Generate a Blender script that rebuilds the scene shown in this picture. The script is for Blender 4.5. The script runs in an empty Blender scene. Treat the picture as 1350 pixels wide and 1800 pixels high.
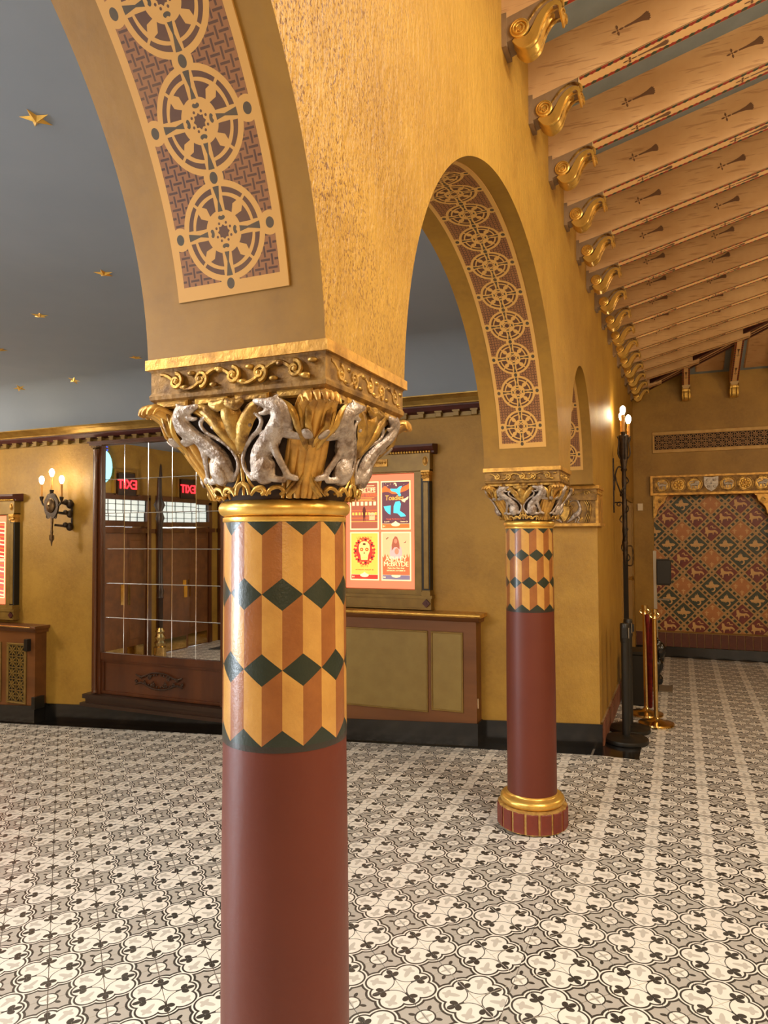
import bpy, math, random
from mathutils import Vector, Matrix
random.seed(7)
PI = math.pi
C = bpy.context.scene.collection
sc = bpy.context.scene

# ------------------------------------------------------------------ camera
cam_d = bpy.data.cameras.new('camera'); cam = bpy.data.objects.new('camera', cam_d); C.objects.link(cam)
sc.camera = cam
yaw, pit, rol = math.radians(22.95), math.radians(1.8), math.radians(0.3)
fw = Vector((-math.sin(yaw)*math.cos(pit), math.cos(yaw)*math.cos(pit), math.sin(pit)))
r0 = Vector((math.cos(yaw), math.sin(yaw), 0)); u0 = r0.cross(fw)
r1 = math.cos(rol)*r0 - math.sin(rol)*u0; u1 = math.sin(rol)*r0 + math.cos(rol)*u0
mw = Matrix((r1, u1, -fw)).transposed().to_4x4(); mw.translation = Vector((0, 0, 1.70))
cam.matrix_world = mw
cam_d.sensor_fit = 'VERTICAL'; cam_d.sensor_height = 36.0; cam_d.lens = 1240.0/1800.0*36.0
cam_d.clip_start = 0.02; cam_d.clip_end = 200

# ------------------------------------------------------------------ world, lights, exposure
w = bpy.data.worlds.new('world'); sc.world = w; w.use_nodes = True
bgn = w.node_tree.nodes['Background']
bgn.inputs[0].default_value = (1.0, 0.80, 0.56, 1); bgn.inputs[1].default_value = 0.35
sc.view_settings.view_transform = 'Standard'; sc.view_settings.look = 'None'
sc.view_settings.exposure = 0.15; sc.view_settings.gamma = 1.0
sc.view_settings.use_curve_mapping = False
sc.cycles.use_denoising = True
sc.cycles.max_bounces = 8
sc.cycles.sample_clamp_indirect = 6.0

def area(name, loc, target, size, power, col, sy=None):
    l = bpy.data.lights.new(name, 'AREA'); l.energy = power; l.color = col; l.size = size
    if sy: l.shape = 'RECTANGLE'; l.size_y = sy
    o = bpy.data.objects.new(name, l); C.objects.link(o); o.location = loc
    o.rotation_euler = (Vector(target)-Vector(loc)).to_track_quat('-Z', 'Y').to_euler()
    return o
def lamp(name, loc, power, col, rad=.25):
    l = bpy.data.lights.new(name, 'POINT'); l.energy = power; l.color = col; l.shadow_soft_size = rad
    o = bpy.data.objects.new(name, l); C.objects.link(o); o.location = loc; return o
area('aisle_down_fill', (1.5, 1.7, 4.1), (.9, 2.0, 0), 1.3, 135, (1.0, .90, .76))  # unseen area light added overhead to brighten the aisle floor
area('lobby_down_fill', (-2.9, .4, 3.15), (-2.7, 1.6, 0), 1.8, 155, (1.0, .93, .84))  # added area light out of view, lifts the lobby floor
lamp('fill_behind_viewer', (.9, -1.7, 2.6), 90, (1.0, .82, .58), .3)  # added low fill behind the camera, stands for no known fixture
lamp('aisle_fill', (2.3, 1.4, 3.0), 140, (1.0, .80, .54), .3)  # omni fill added out of frame to light the sloping beams
lamp('aisle_far_fill', (2.6, 6.6, 2.9), 95, (1.0, .79, .52), .3)  # unseen fill added for the far end of the aisle
lamp('lobby_fill', (-4.6, .2, 2.5), 95, (1.0, .88, .70), .3)  # fill added outside the view to light the lobby ceiling
lamp('lobby_far_fill', (-8.1, 4.2, 2.4), 130, (1.0, .86, .66), .2)  # added fill that brightens the entrance reflected in the mirror

# ------------------------------------------------------------------ node helpers
class X:
    """tiny expression compiler on Math nodes"""
    def __init__(s, nt, sock): s.nt, s.s = nt, sock
    def _m(s, op, b=None, c=None, rev=False):
        n = s.nt.nodes.new('ShaderNodeMath'); n.operation = op
        a = [s, b] if not rev else [b, s]
        if c is not None: a.append(c)
        for i, v in enumerate(a):
            if v is None: continue
            if isinstance(v, X): s.nt.links.new(v.s, n.inputs[i])
            else: n.inputs[i].default_value = v
        return X(s.nt, n.outputs[0])
    def __add__(s, o): return s._m('ADD', o)
    __radd__ = __add__
    def __sub__(s, o): return s._m('SUBTRACT', o)
    def __rsub__(s, o): return s._m('SUBTRACT', o, rev=True)
    def __mul__(s, o): return s._m('MULTIPLY', o)
    __rmul__ = __mul__
    def __truediv__(s, o): return s._m('DIVIDE', o)
    def lt(s, o): return s._m('LESS_THAN', o)
    def gt(s, o): return s._m('GREATER_THAN', o)
    def mn(s, o): return s._m('MINIMUM', o)
    def mx(s, o): return s._m('MAXIMUM', o)
    def ab(s): return s._m('ABSOLUTE')
    def fl(s): return s._m('FLOOR')
    def fr(s): return s._m('FRACT')
    def sqrt(s): return s._m('SQRT')
    def sin(s): return s._m('SINE')
    def atan2(s, o): return s._m('ARCTAN2', o)
    def fmod(s, o): return s._m('FLOORED_MODULO', o)
def hyp(a, b): return (a*a+b*b).sqrt()

def new_mat(name):
    m = bpy.data.materials.new(name); m.use_nodes = True
    nt = m.node_tree; bs = nt.nodes['Principled BSDF']
    return m, nt, bs
def rgb(c): return (c[0], c[1], c[2], 1)
def srgb(r, g, b):
    f = lambda v: (v/255/12.92) if v/255 <= .04045 else ((v/255+.055)/1.055)**2.4
    return (f(r), f(g), f(b))
def mixc(nt, a, b, fac):
    n = nt.nodes.new('ShaderNodeMix'); n.data_type = 'RGBA'
    for i, v in ((6, a), (7, b)):
        if isinstance(v, tuple): n.inputs[i].default_value = rgb(v)
        else: nt.links.new(v, n.inputs[i])
    if isinstance(fac, X): nt.links.new(fac.s, n.inputs[0])
    elif isinstance(fac, (int, float)): n.inputs[0].default_value = fac
    else: nt.links.new(fac, n.inputs[0])
    return n.outputs[2]
def coords(nt, kind='Object', scale=None):
    t = nt.nodes.new('ShaderNodeTexCoord'); o = t.outputs[kind]
    if scale:
        mp = nt.nodes.new('ShaderNodeMapping'); mp.inputs['Scale'].default_value = scale
        nt.links.new(o, mp.inputs[0]); o = mp.outputs[0]
    return o
def sep(nt, vec):
    s = nt.nodes.new('ShaderNodeSeparateXYZ'); nt.links.new(vec, s.inputs[0])
    return [X(nt, s.outputs[i]) for i in range(3)]
def noise(nt, vec, scale, detail=4, rough=.55, lo=.35, hi=.65):
    n = nt.nodes.new('ShaderNodeTexNoise'); n.inputs['Scale'].default_value = scale
    n.inputs['Detail'].default_value = detail; n.inputs['Roughness'].default_value = rough
    nt.links.new(vec, n.inputs['Vector'])
    r = nt.nodes.new('ShaderNodeMapRange'); r.inputs[1].default_value = lo; r.inputs[2].default_value = hi
    nt.links.new(n.outputs[0], r.inputs[0])
    return r.outputs[0]
def bump(nt, bs, h, strength=.3, dist=.01):
    b = nt.nodes.new('ShaderNodeBump'); b.inputs['Strength'].default_value = strength
    b.inputs['Distance'].default_value = dist
    nt.links.new(h, b.inputs['Height']); nt.links.new(b.outputs[0], bs.inputs['Normal'])
def setp(bs, rough=.5, metal=0, spec=None, coat=None):
    bs.inputs['Roughness'].default_value = rough; bs.inputs['Metallic'].default_value = metal
    if spec is not None: bs.inputs['Specular IOR Level'].default_value = spec
    if coat: bs.inputs['Coat Weight'].default_value = coat; bs.inputs['Coat Roughness'].default_value = .15
def mat(name, c, c2=None, scale=8, rough=.5, metal=0, b=0, bscale=None, stretch=(1, 1, 1), spec=None, coat=None, bd=.01, lo=.35, hi=.65, kind='Object'):
    m, nt, bs = new_mat(name); setp(bs, rough, metal, spec, coat)
    v = coords(nt, kind, stretch)
    if c2:
        f = noise(nt, v, scale, lo=lo, hi=hi); nt.links.new(mixc(nt, c, c2, f), bs.inputs['Base Color'])
    else: bs.inputs['Base Color'].default_value = rgb(c)
    if b: bump(nt, bs, noise(nt, v, bscale or scale, lo=0, hi=1), b, bd)
    return m
def emis(name, c, s):
    m, nt, bs = new_mat(name); bs.inputs['Base Color'].default_value = rgb(c)
    bs.inputs['Emission Color'].default_value = rgb(c); bs.inputs['Emission Strength'].default_value = s
    setp(bs, .6); return m

M = {}
OCH = (0.375, 0.210, 0.031); OCH2 = (0.275, 0.146, 0.019)
def plaster(name, c, c2, speck=False, b=.25, vert=False):
    m, nt, bs = new_mat(name); setp(bs, .5, 0, .4)
    v = coords(nt)
    f = noise(nt, v, 2.6, 6, .6, .38, .62); g = noise(nt, v, 28, 3, .6, .3, .7)
    col = mixc(nt, c, c2, f)
    col = mixc(nt, col, tuple(k*1.15 for k in c), X(nt, g)*.35)
    if speck:
        xx, yy, zz = sep(nt, v)
        sn = noise(nt, coords(nt, 'Object', (1, 1.2, .85)), 130, 3, .65, .54, .585)
        den = noise(nt, v, 4.5, 3, .6, .26, .52)
        near = (1.95 - yy.ab()*1.0).mx(0).mn(1)
        col = mixc(nt, col, (.13, .050, .012), X(nt, sn)*X(nt, den)*(near*1.1+.10))
        sv = coords(nt, 'Object', (1, 14, 1.2))
        st = noise(nt, sv, 3, 3, .6, .45, .75)
        col = mixc(nt, col, c2, X(nt, st)*.4)
        bs.inputs['Roughness'].default_value = .45
    nt.links.new(col, bs.inputs['Base Color'])
    bump(nt, bs, noise(nt, coords(nt, 'Object', (1, 1, .45) if speck else (1, 1, 1)), 38 if speck else 30, 5, .65, 0, 1), b, .012)
    return m
M['plaster'] = plaster('ochre_plaster', OCH, OCH2)
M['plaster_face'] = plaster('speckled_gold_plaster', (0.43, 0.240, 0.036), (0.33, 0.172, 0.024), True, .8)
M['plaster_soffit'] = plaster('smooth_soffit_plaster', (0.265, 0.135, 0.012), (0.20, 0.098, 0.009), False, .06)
M['ceiling'] = mat('blue_grey_ceiling_paint', (.215, .255, .315), (.20, .24, .30), 2, .75)
def gold(name, c=(.56, .33, .07), dark=(.12, .052, .012), rough=.36, sc_=22, lo=.40, hi=.66, metal=.6, b=.5):
    m, nt, bs = new_mat(name); setp(bs, rough, metal)
    v = coords(nt); f = noise(nt, v, sc_, 5, .62, lo, hi)
    nt.links.new(mixc(nt, c, dark, f), bs.inputs['Base Color'])
    bump(nt, bs, noise(nt, v, sc_*3, 4, .6, 0, 1), b, .004)
    return m
M['gold'] = gold('gilded_plaster')
M['gold_worn'] = gold('worn_gilding', (.66, .36, .07), (.22, .095, .02), .42, 16, .42, .75, .5)
M['gold_bright'] = gold('bright_gilding', (.80, .50, .11), (.40, .21, .04), .32, 12, .5, .85, .7, .25)
M['gold_dark'] = gold('dark_gilded_ground', (.33, .18, .038), (.11, .052, .012), .55, 24, .35, .68, .4)
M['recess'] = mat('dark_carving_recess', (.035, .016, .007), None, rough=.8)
M['silver'] = gold('tarnished_silver_leaf', (.50, .42, .35), (.14, .080, .045), .40, 34, .42, .70, .6, 1.0)
M['silver_pale'] = gold('pale_silver_leaf', (.60, .54, .46), (.24, .17, .11), .45, 30, .45, .75, .25, .5)
M['red_paint'] = mat('oxblood_column_paint', (.118, .020, .008), (.105, .017, .007), 3, .45, 0, .05, 60)
M['red_base'] = mat('oxblood_plinth_paint', (.20, .032, .016), (.15, .025, .014), 12, .42, 0, .3, 30)
M['cream_gold'] = mat('gold_grout', (.60, .38, .11), (.35, .19, .05), 30, .55, .3, .3)
M['marble'] = mat('black_veined_marble', (.008, .007, .006), (.030, .022, .014), 7, .16, 0, 0, lo=.55, hi=.8, coat=.3)
M['marble_line'] = mat('marble_joint', (.20, .17, .12), None, rough=.5)
M['wood'] = mat('red_brown_mahogany', (.115, .034, .009), (.065, .018, .005), 5, .32, 0, .05, 30, (1, 1, .12), coat=.25)
M['wood_lt'] = mat('brown_oak', (.19, .070, .018), (.12, .042, .011), 5, .42, 0, .05, 30, (.12, 1, 1))
M['wood_dk'] = mat('dark_walnut', (.040, .017, .008), (.022, .010, .005), 6, .4, 0, .05, 30, (.2, 1, 1))
M['olive_gold'] = mat('olive_gold_paint', (.25, .155, .035), (.20, .12, .026), 10, .4, .25, .08, 30)
M['panel_gold'] = mat('khaki_gold_panel', (.27, .185, .05), (.235, .155, .04), 8, .5, .1)
M['iron'] = mat('wrought_iron', (.028, .022, .018), (.07, .045, .028), 20, .42, .7, .5, 60)
M['bronze'] = mat('aged_bronze', (.20, .125, .055), (.09, .05, .024), 25, .35, .8, .3)
M['black'] = mat('matte_black_plastic', (.010, .0085, .006), None, rough=.45)
M['black_hole'] = mat('unlit_dark', (.006, .004, .002), None, rough=.9)
M['brass'] = mat('polished_brass', (.78, .56, .24), (.62, .42, .15), 6, .16, 1.0)
M['velvet'] = mat('red_velvet', (.20, .008, .006), (.10, .004, .003), 30, .9)
M['brick'] = mat('oxblood_brick', (.135, .034, .014), (.09, .022, .010), 14, .5, 0, .4, 40)
M['mortar'] = mat('pale_mortar', (.36, .24, .11), (.28, .17, .07), 20, .8)
M['cream'] = mat('cream_paint', (.52, .36, .15), (.46, .31, .13), 10, .5)
M['white_pl'] = mat('ivory_plastic', (.75, .62, .42), None, rough=.4)
M['grey_metal'] = mat('grey_powder_coat', (.22, .18, .13), None, rough=.4, metal=.3)
M['candle'] = mat('candle_sleeve', (.62, .30, .07), None, rough=.6)
M['bulb'] = emis('lit_bulb', (1, .86, .60), 30)
M['plum'] = mat('plum_paint', (.075, .014, .012), (.05, .010, .010), 10, .5)
M['grey_block'] = mat('taupe_rafter_end', (.27, .17, .085), (.21, .13, .065), 6, .65, 0, .25, 40)
M['blue_paint'] = mat('slate_blue_paint', (.22, .27, .29), (.19, .235, .25), 8, .6)
M['stencil_brown'] = mat('stencil_umber', (.15, .072, .032), None, rough=.6)
M['stencil_dark'] = mat('stencil_dark_green', (.028, .030, .018), None, rough=.6)
M['bag'] = mat('glossy_black_bag', (.006, .006, .006), None, rough=.12, b=.8, bscale=20)

# mirror
m, nt, bs = new_mat('silvered_mirror'); setp(bs, .015, 1.0); bs.inputs['Base Color'].default_value = (.80, .78, .74, 1); M['mirror'] = m
m, nt, bs = new_mat('bevelled_mirror_edge'); setp(bs, .08, 1.0); bs.inputs['Base Color'].default_value = (.9, .88, .85, 1); M['mirror_edge'] = m

# floor tile pattern
def tile_material(name, cream, grey, dark, mid):
    m, nt, bs = new_mat(name); setp(bs, .36, 0, .4)
    u, v, _ = sep(nt, coords(nt, 'UV'))
    s = (u+v-1.0).mx(0.0)
    u, v = u-s, v-s
    x, y = u.mx(v), u.mn(v)
    d = hyp(x-.312, y-.312)-.213
    d = d.mn(hyp(x-.405, y)-.168).mn(hyp(x, y)-.32)
    ring_in = d.lt(.004)            # cream field
    band1 = d.lt(.042)              # dark line
    band2 = d.lt(.074)              # light strand
    band3 = d.lt(.120)              # outer dark line
    col = mixc(nt, grey, dark, band3); col = mixc(nt, col, cream, band2)
    col = mixc(nt, col, dark, band1); col = mixc(nt, col, cream, ring_in)
    dg = (x+y)*.7071; dc = (x-y)*.7071        # along / across the diagonal
    # pale grey cross in the diagonal lobes
    g1 = hyp((dg-.44)/.17, dc/.05).lt(1); g2 = hyp((dg-.50)/.05, dc/.12).lt(1)
    col = mixc(nt, col, mid, g1.mx(g2))
    # thin arcs joining the clubs
    arc = (hyp(dg-.44, dc)-.300).ab().lt(.009)*hyp(x, y).lt(.36)
    col = mixc(nt, col, dark, arc)
    # clubs
    c1 = hyp((x-.487)/.082, y/.056).lt(1)
    lx, ly = x-.385, y-.078
    c2 = hyp((lx*.62+ly*.78)/.078, (lx*-.78+ly*.62)/.058).lt(1)
    st = y.lt(.014)*x.gt(.22)*x.lt(.47)
    col = mixc(nt, col, dark, c1.mx(c2).mx(st))
    # rosette
    rx, ry = 1.0-x, y
    rr = hyp(rx, ry)
    col = mixc(nt, col, dark, rr.lt(.190)); col = mixc(nt, col, cream, rr.lt(.160))
    col = mixc(nt, col, mid, (rx.mn(ry)+rr*.25).lt(.045)*rr.lt(.13))
    k = (rx+ry)*.7071; q = (rx-ry)*.7071
    col = mixc(nt, col, dark, hyp((k-.245)/.065, q/.036).lt(1))
    dirt = noise(nt, coords(nt, 'Object'), 1.7, 3, .6, .3, .8)
    geo = nt.nodes.new('ShaderNodeNewGeometry')
    dirt = noise(nt, geo.outputs['Position'], 1.1, 3, .6, .3, .9)
    col = mixc(nt, col, tuple(c*.78 for c in mid), X(nt, dirt)*.22)
    nt.links.new(col, bs.inputs['Base Color'])
    return m
M['tile'] = tile_material('patterned_cement_tile', (.80, .755, .68), (.43, .40, .355), (.022, .018, .013), (.52, .485, .43))
M['grout'] = mat('floor_grout', (.24, .195, .15), None, rough=.8)

# soffit stencil
def soffit_material(length):
    m, nt, bs = new_mat('medallion_stencil'); setp(bs, .5, 0, .35)
    U, V, _ = sep(nt, coords(nt, 'UV'))         # metres
    R = .0945; P = .1985
    px_ = U/R
    vv = (V-.122+P/2).fmod(P)-P/2
    first = (V-.122+P/2).gt(0)
    py_ = vv/R
    cream, brown, dk, field, bar = (.52, .285, .070), (.060, .020, .010), (.036, .030, .018), (.22, .088, .030), (.045, .014, .008)
    cs = .165
    qx, qy = px_/cs+60.0, V/R/cs+60.0
    fx, fy = qx.fr()-.5, qy.fr()-.5
    par = (qx.fl()+qy.fl()).fmod(2.0)
    hb = fy.ab().lt(.15)*(par.lt(.5)).mx(fx.ab().gt(.30)*1.0*0+0)  # placeholder multiply keeps type
    H0 = par.lt(.5)*fy.ab().lt(.14); V0 = par.gt(.5)*fx.ab().lt(.14)
    H1 = par.gt(.5)*fy.ab().lt(.14)*fx.ab().gt(.33); V1 = par.lt(.5)*fx.ab().lt(.14)*fy.ab().gt(.33)
    col = mixc(nt, field, bar, H0.mx(V0).mx(H1).mx(V1))
    ax, ay = px_.ab(), py_.ab()
    r = hyp(px_, py_)
    endm = (V.lt(.028)).mx(V.gt(length-.028))
    collar = hyp(ax-1.12, ay).lt(.24).mx(hyp(ax, ay-1.05).lt(.24)).mx(ax.gt(1.22)).mx(r.lt(1.0)).mx(endm)
    col = mixc(nt, col, cream, collar)
    ok = V.gt(.0115)*V.lt(length-.0115)
    dots = ok*hyp((ax-1.13)/.095, ay/.11).lt(1).mx(hyp(ax/.095, (ay-1.05)/.115).lt(1))*ok
    col = mixc(nt, col, dk, dots)
    a, b = ax.mx(ay), ax.mn(ay)
    inside = r.lt(.90)*ok
    dd = (a-b)*.7071
    petal = dd.lt((.125-(r-.60).ab()*.45).mx(.022))
    sector = r.gt(.43)*r.lt(.700)*b.gt(.115)*(1.0-petal)
    cres = r.gt(.755+b*.06)*r.lt(.875)*b.gt(.13)*(dd.gt(.03))
    wand = r.gt(.40)*r.lt(.89)*b.lt(.020+(r-.60).ab()*.20)
    kid = hyp((a-.285)/.050, b/.085).lt(1)*(hyp(a-.36, b).gt(.05))
    star = a.lt(.105).mx((a+b).lt(.150))
    col = mixc(nt, col, brown, sector.mx(cres)*inside)
    col = mixc(nt, col, dk, (wand.mx(kid))*inside)
    arcl = (hyp(a-.27, b)-.135).ab().lt(.018)*r.lt(.27)*0.0
    col = mixc(nt, col, brown, (star.mx(hyp(a-.17, b-.085).lt(.028)))*inside)
    v = noise(nt, coords(nt), 7, 4, .6, .3, .7)
    col = mixc(nt, col, (.40, .20, .05), X(nt, v)*.16)
    nt.links.new(col, bs.inputs['Base Color'])
    return m

# harlequin band on the columns (object coordinates, column axis = z)
def band_material(z0):
    m, nt, bs = new_mat('harlequin_painted_band'); setp(bs, .34, 0, .5, .2)
    x, y, z = sep(nt, coords(nt))
    t = y.atan2(x)/(PI/10)+20.0+.42       # 20 stripes round the shaft
    hz = (z0-z)/.159                        # row coordinate, 0 at top
    hh = .215
    def dia(row, ph):
        tt = (t+ph+1.0).fmod(2.0)-1.0
        return (tt.ab()+(hz-row).ab()/hh).lt(1.0)
    green = dia(0.0, 0).mx(dia(1.0, 1)).mx(dia(2.0, 0)).mx(dia(3.0, 1))
    # stripes swap at every half diamond, direction set by the row
    stripe = t.fmod(2.0).lt(1.0)
    rowi = hz.fl().fmod(2.0)
    swap = (stripe-rowi).ab()
    lt_, br = (.52, .28, .065), (.29, .100, .024)
    v = coords(nt); f = noise(nt, v, 14, 5, .65, .35, .65)
    a = mixc(nt, lt_, (.44, .22, .05), f); b = mixc(nt, br, (.23, .075, .018), f)
    col = mixc(nt, a, b, swap)
    col = mixc(nt, col, (.014, .024, .016), green)
    base = hz.gt(3.0)
    col = mixc(nt, col, (.022, .018, .014), base)
    nt.links.new(col, bs.inputs['Base Color'])
    bump(nt, bs, noise(nt, v, 120, 3, .6, 0, 1), .25, .003)
    return m

# rafter faces
m, nt, bs = new_mat('tan_rafter_paint'); setp(bs, .6, 0, .3)
v = coords(nt); f = noise(nt, v, 3, 4, .6, .35, .65)
col = mixc(nt, (.64, .40, .19), (.54, .31, .13), f)
vs = coords(nt, 'Object', (.8, 1, 10)); f2 = noise(nt, vs, 8, 2, .5, .61, .68)
col = mixc(nt, col, (.30, .14, .055), X(nt, f2)*.5)
nt.links.new(col, bs.inputs['Base Color']); M['tan'] = m
m, nt, bs = new_mat('rope_striped_rafter_underside'); setp(bs, .6, 0, .3)
U, V, _ = sep(nt, coords(nt, 'UV'))          # U along in m, V across -1..1
av = V.ab()
tw = (U/.052+V*.35).fr()
edge = .50+.10*(U/.026*PI).sin().ab()
col = mixc(nt, (.78, .50, .22), mixc(nt, (.30, .032, .018), (.045, .055, .028), tw.gt(.55)), av.gt(edge))
col = mixc(nt, col, (.60, .335, .13), av.gt(.97))
nt.links.new(col, bs.inputs['Base Color']); M['rope'] = m

# ------------------------------------------------------------------ mesh helpers
class MB:
    def __init__(s): s.v = []; s.f = []; s.mi = []; s.uv = {}
    def add(s, vs, fs, mi=0, T=None):
        o = len(s.v)
        for p in vs:
            p = Vector(p); s.v.append(tuple(T @ p) if T else tuple(p))
        for f in fs: s.f.append(tuple(i+o for i in f)); s.mi.append(mi)
        return s
    def box(s, x0, x1, y0, y1, z0, z1, mi=0, T=None):
        x0, x1 = min(x0, x1), max(x0, x1); y0, y1 = min(y0, y1), max(y0, y1)
        vs = [(x0, y0, z0), (x1, y0, z0), (x1, y1, z0), (x0, y1, z0), (x0, y0, z1), (x1, y0, z1), (x1, y1, z1), (x0, y1, z1)]
        return s.add(vs, [(0, 3, 2, 1), (4, 5, 6, 7), (0, 1, 5, 4), (1, 2, 6, 5), (2, 3, 7, 6), (3, 0, 4, 7)], mi, T)
    def bevbox(s, x0, x1, y0, y1, z0, z1, b, mi=0, T=None):
        """box whose -y face has bevelled edges"""
        vs = [(x0, y1, z0), (x1, y1, z0), (x1, y1, z1), (x0, y1, z1), (x0, y0+b, z0), (x1, y0+b, z0), (x1, y0+b, z1), (x0, y0+b, z1),
              (x0+b, y0, z0+b), (x1-b, y0, z0+b), (x1-b, y0, z1-b), (x0+b, y0, z1-b)]
        return s.add(vs, [(0, 3, 2, 1), (8, 9, 10, 11), (0, 1, 5, 4), (1, 2, 6, 5), (2, 3, 7, 6), (3, 0, 4, 7), (4, 5, 9, 8), (5, 6, 10, 9), (6, 7, 11, 10), (7, 4, 8, 11)], mi, T)
    def prism(s, pts, d0, d1, plane='xz', mi=0, T=None):
        n = len(pts)
        def P(a, b, d):
            return {'xz': (a, d, b), 'yz': (d, a, b), 'xy': (a, b, d)}[plane]
        vs = [P(a, b, d0) for a, b in pts]+[P(a, b, d1) for a, b in pts]
        fs = [tuple(range(n)), tuple(range(2*n-1, n-1, -1))]+[(i, i+n, (i+1) % n+n, (i+1) % n) for i in range(n)]
        return s.add(vs, fs, mi, T)
    def lathe(s, prof, n=32, mi=0, T=None, cap=True, cx=0, cy=0):
        vs = []; fs = []
        for r, z in prof:
            for k in range(n):
                a = 2*PI*k/n; vs.append((cx+r*math.cos(a), cy+r*math.sin(a), z))
        for i in range(len(prof)-1):
            for k in range(n):
                a, b = i*n+k, i*n+(k+1) % n
                fs.append((a, b, b+n, a+n))
        if cap: fs.append(tuple(range(n-1, -1, -1))); fs.append(tuple((len(prof)-1)*n+k for k in range(n)))
        return s.add(vs, fs, mi, T)
    def tube(s, path, rad, n=6, mi=0, T=None, flat=1.0):
        """tube along path; rad float or list"""
        path = [Vector(p) for p in path]; L = len(path)
        rad = rad if isinstance(rad, (list, tuple)) else [rad]*L
        vs = []; fs = []; up = Vector((0.03, .05, 1)).normalized(); prev = None
        for i, p in enumerate(path):
            t = (path[min(i+1, L-1)]-path[max(i-1, 0)])
            t = t.normalized() if t.length > 1e-9 else Vector((0, 0, 1))
            if prev is None:
                a = t.cross(Vector((0, 1, 0)));
                if a.length < .1: a = t.cross(Vector((1, 0, 0)))
            else: a = prev-t*prev.dot(t)
            a.normalize(); prev = a; b = t.cross(a)
            for k in range(n):
                g = 2*PI*k/n; vs.append(p+(a*math.cos(g)+b*math.sin(g)*flat)*rad[i])
        for i in range(L-1):
            for k in range(n):
                q, r_ = i*n+k, i*n+(k+1) % n; fs.append((q, r_, r_+n, q+n))
        fs.append(tuple(range(n-1, -1, -1))); fs.append(tuple((L-1)*n+k for k in range(n)))
        return s.add(vs, fs, mi, T)
    def ball(s, c, r, mi=0, T=None, sx=1, sy=1, sz=1, n=10, m=6):
        pr = [(max(1e-4, math.sin(PI*i/m)), -math.cos(PI*i/m)) for i in range(m+1)]
        vs = []; fs = []
        for rr, zz in pr:
            for k in range(n):
                a = 2*PI*k/n; vs.append((c[0]+r*sx*rr*math.cos(a), c[1]+r*sy*rr*math.sin(a), c[2]+r*sz*zz))
        for i in range(m):
            for k in range(n):
                a, b = i*n+k, i*n+(k+1) % n; fs.append((a, b, b+n, a+n))
        fs.append(tuple(range(n-1, -1, -1))); fs.append(tuple(m*n+k for k in range(n)))
        return s.add(vs, fs, mi, T)
    def mesh(s, name, mats, smooth=35, uv=None):
        me = bpy.data.meshes.new(name); me.from_pydata(s.v, [], s.f); me.update()
        for k in (mats if isinstance(mats, (list, tuple)) else [mats]): me.materials.append(k)
        if any(s.mi): me.polygons.foreach_set('material_index', s.mi)
        if uv:
            l = me.uv_layers.new(name='uv')
            for p in me.polygons:
                for li in p.loop_indices: l.data[li].uv = uv(me.vertices[me.loops[li].vertex_index].co, p)
        if smooth:
            me.polygons.foreach_set('use_smooth', [True]*len(me.polygons))
            me.set_sharp_from_angle(angle=math.radians(smooth))
        return me
def link(name, me, parent=None, loc=(0, 0, 0), rz=0, rot=None):
    o = bpy.data.objects.new(name, me); C.objects.link(o)
    o.location = loc; o.rotation_euler = rot or (0, 0, rz)
    if parent: o.parent = parent
    return o
def obj(name, mb, mats, parent=None, loc=(0, 0, 0), rz=0, smooth=35, uv=None, rot=None):
    return link(name, mb.mesh(name, mats, smooth, uv), parent, loc, rz, rot)
def thing(name, label, cat, loc=(0, 0, 0), rz=0, group=None):
    o = link(name, None, None, loc, rz); o['label'] = label; o['category'] = cat
    if group: o['group'] = group
    return o
def tag(o, label, cat, group=None):
    o['label'] = label; o['category'] = cat
    if group: o['group'] = group
    return o
def struct(o): o['kind'] = 'structure'; return o
def stuff(o): o['kind'] = 'stuff'; return o
def copy_tree(o, parent=None):
    c = o.copy(); C.objects.link(c); c.parent = parent
    for ch in list(o.children): copy_tree(ch, c)
    return c
ORD = ['first', 'second', 'third', 'fourth', 'fifth', 'sixth', 'seventh', 'eighth', 'ninth', 'tenth', 'eleventh', 'twelfth', 'thirteenth', 'fourteenth', 'fifteenth', 'sixteenth']
def remeshed(mb, voxel, name, mt):
    me = mb.mesh(name, mt, 0); o = bpy.data.objects.new(name, me); C.objects.link(o)
    md = o.modifiers.new('r', 'REMESH'); md.mode = 'VOXEL'; md.voxel_size = voxel
    sm = o.modifiers.new('s', 'SMOOTH'); sm.factor = .5; sm.iterations = 2
    dg = bpy.context.evaluated_depsgraph_get()
    out = bpy.data.meshes.new_from_object(o.evaluated_get(dg))
    bpy.data.objects.remove(o)
    out.polygons.foreach_set('use_smooth', [True]*len(out.polygons))
    return out
def text_mesh(s, size, mt, align='CENTER', shear=0, ext=.0006, space=1.0):
    cu = bpy.data.curves.new('t', 'FONT'); cu.body = s; cu.size = size; cu.align_x = align; cu.extrude = ext; cu.shear = shear
    cu.space_character = space; cu.resolution_u = 3
    o = bpy.data.objects.new('t', cu); C.objects.link(o)
    dg = bpy.context.evaluated_depsgraph_get()
    me = bpy.data.meshes.new_from_object(o.evaluated_get(dg))
    bpy.data.objects.remove(o); me.materials.clear(); me.materials.append(mt)
    return me

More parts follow.
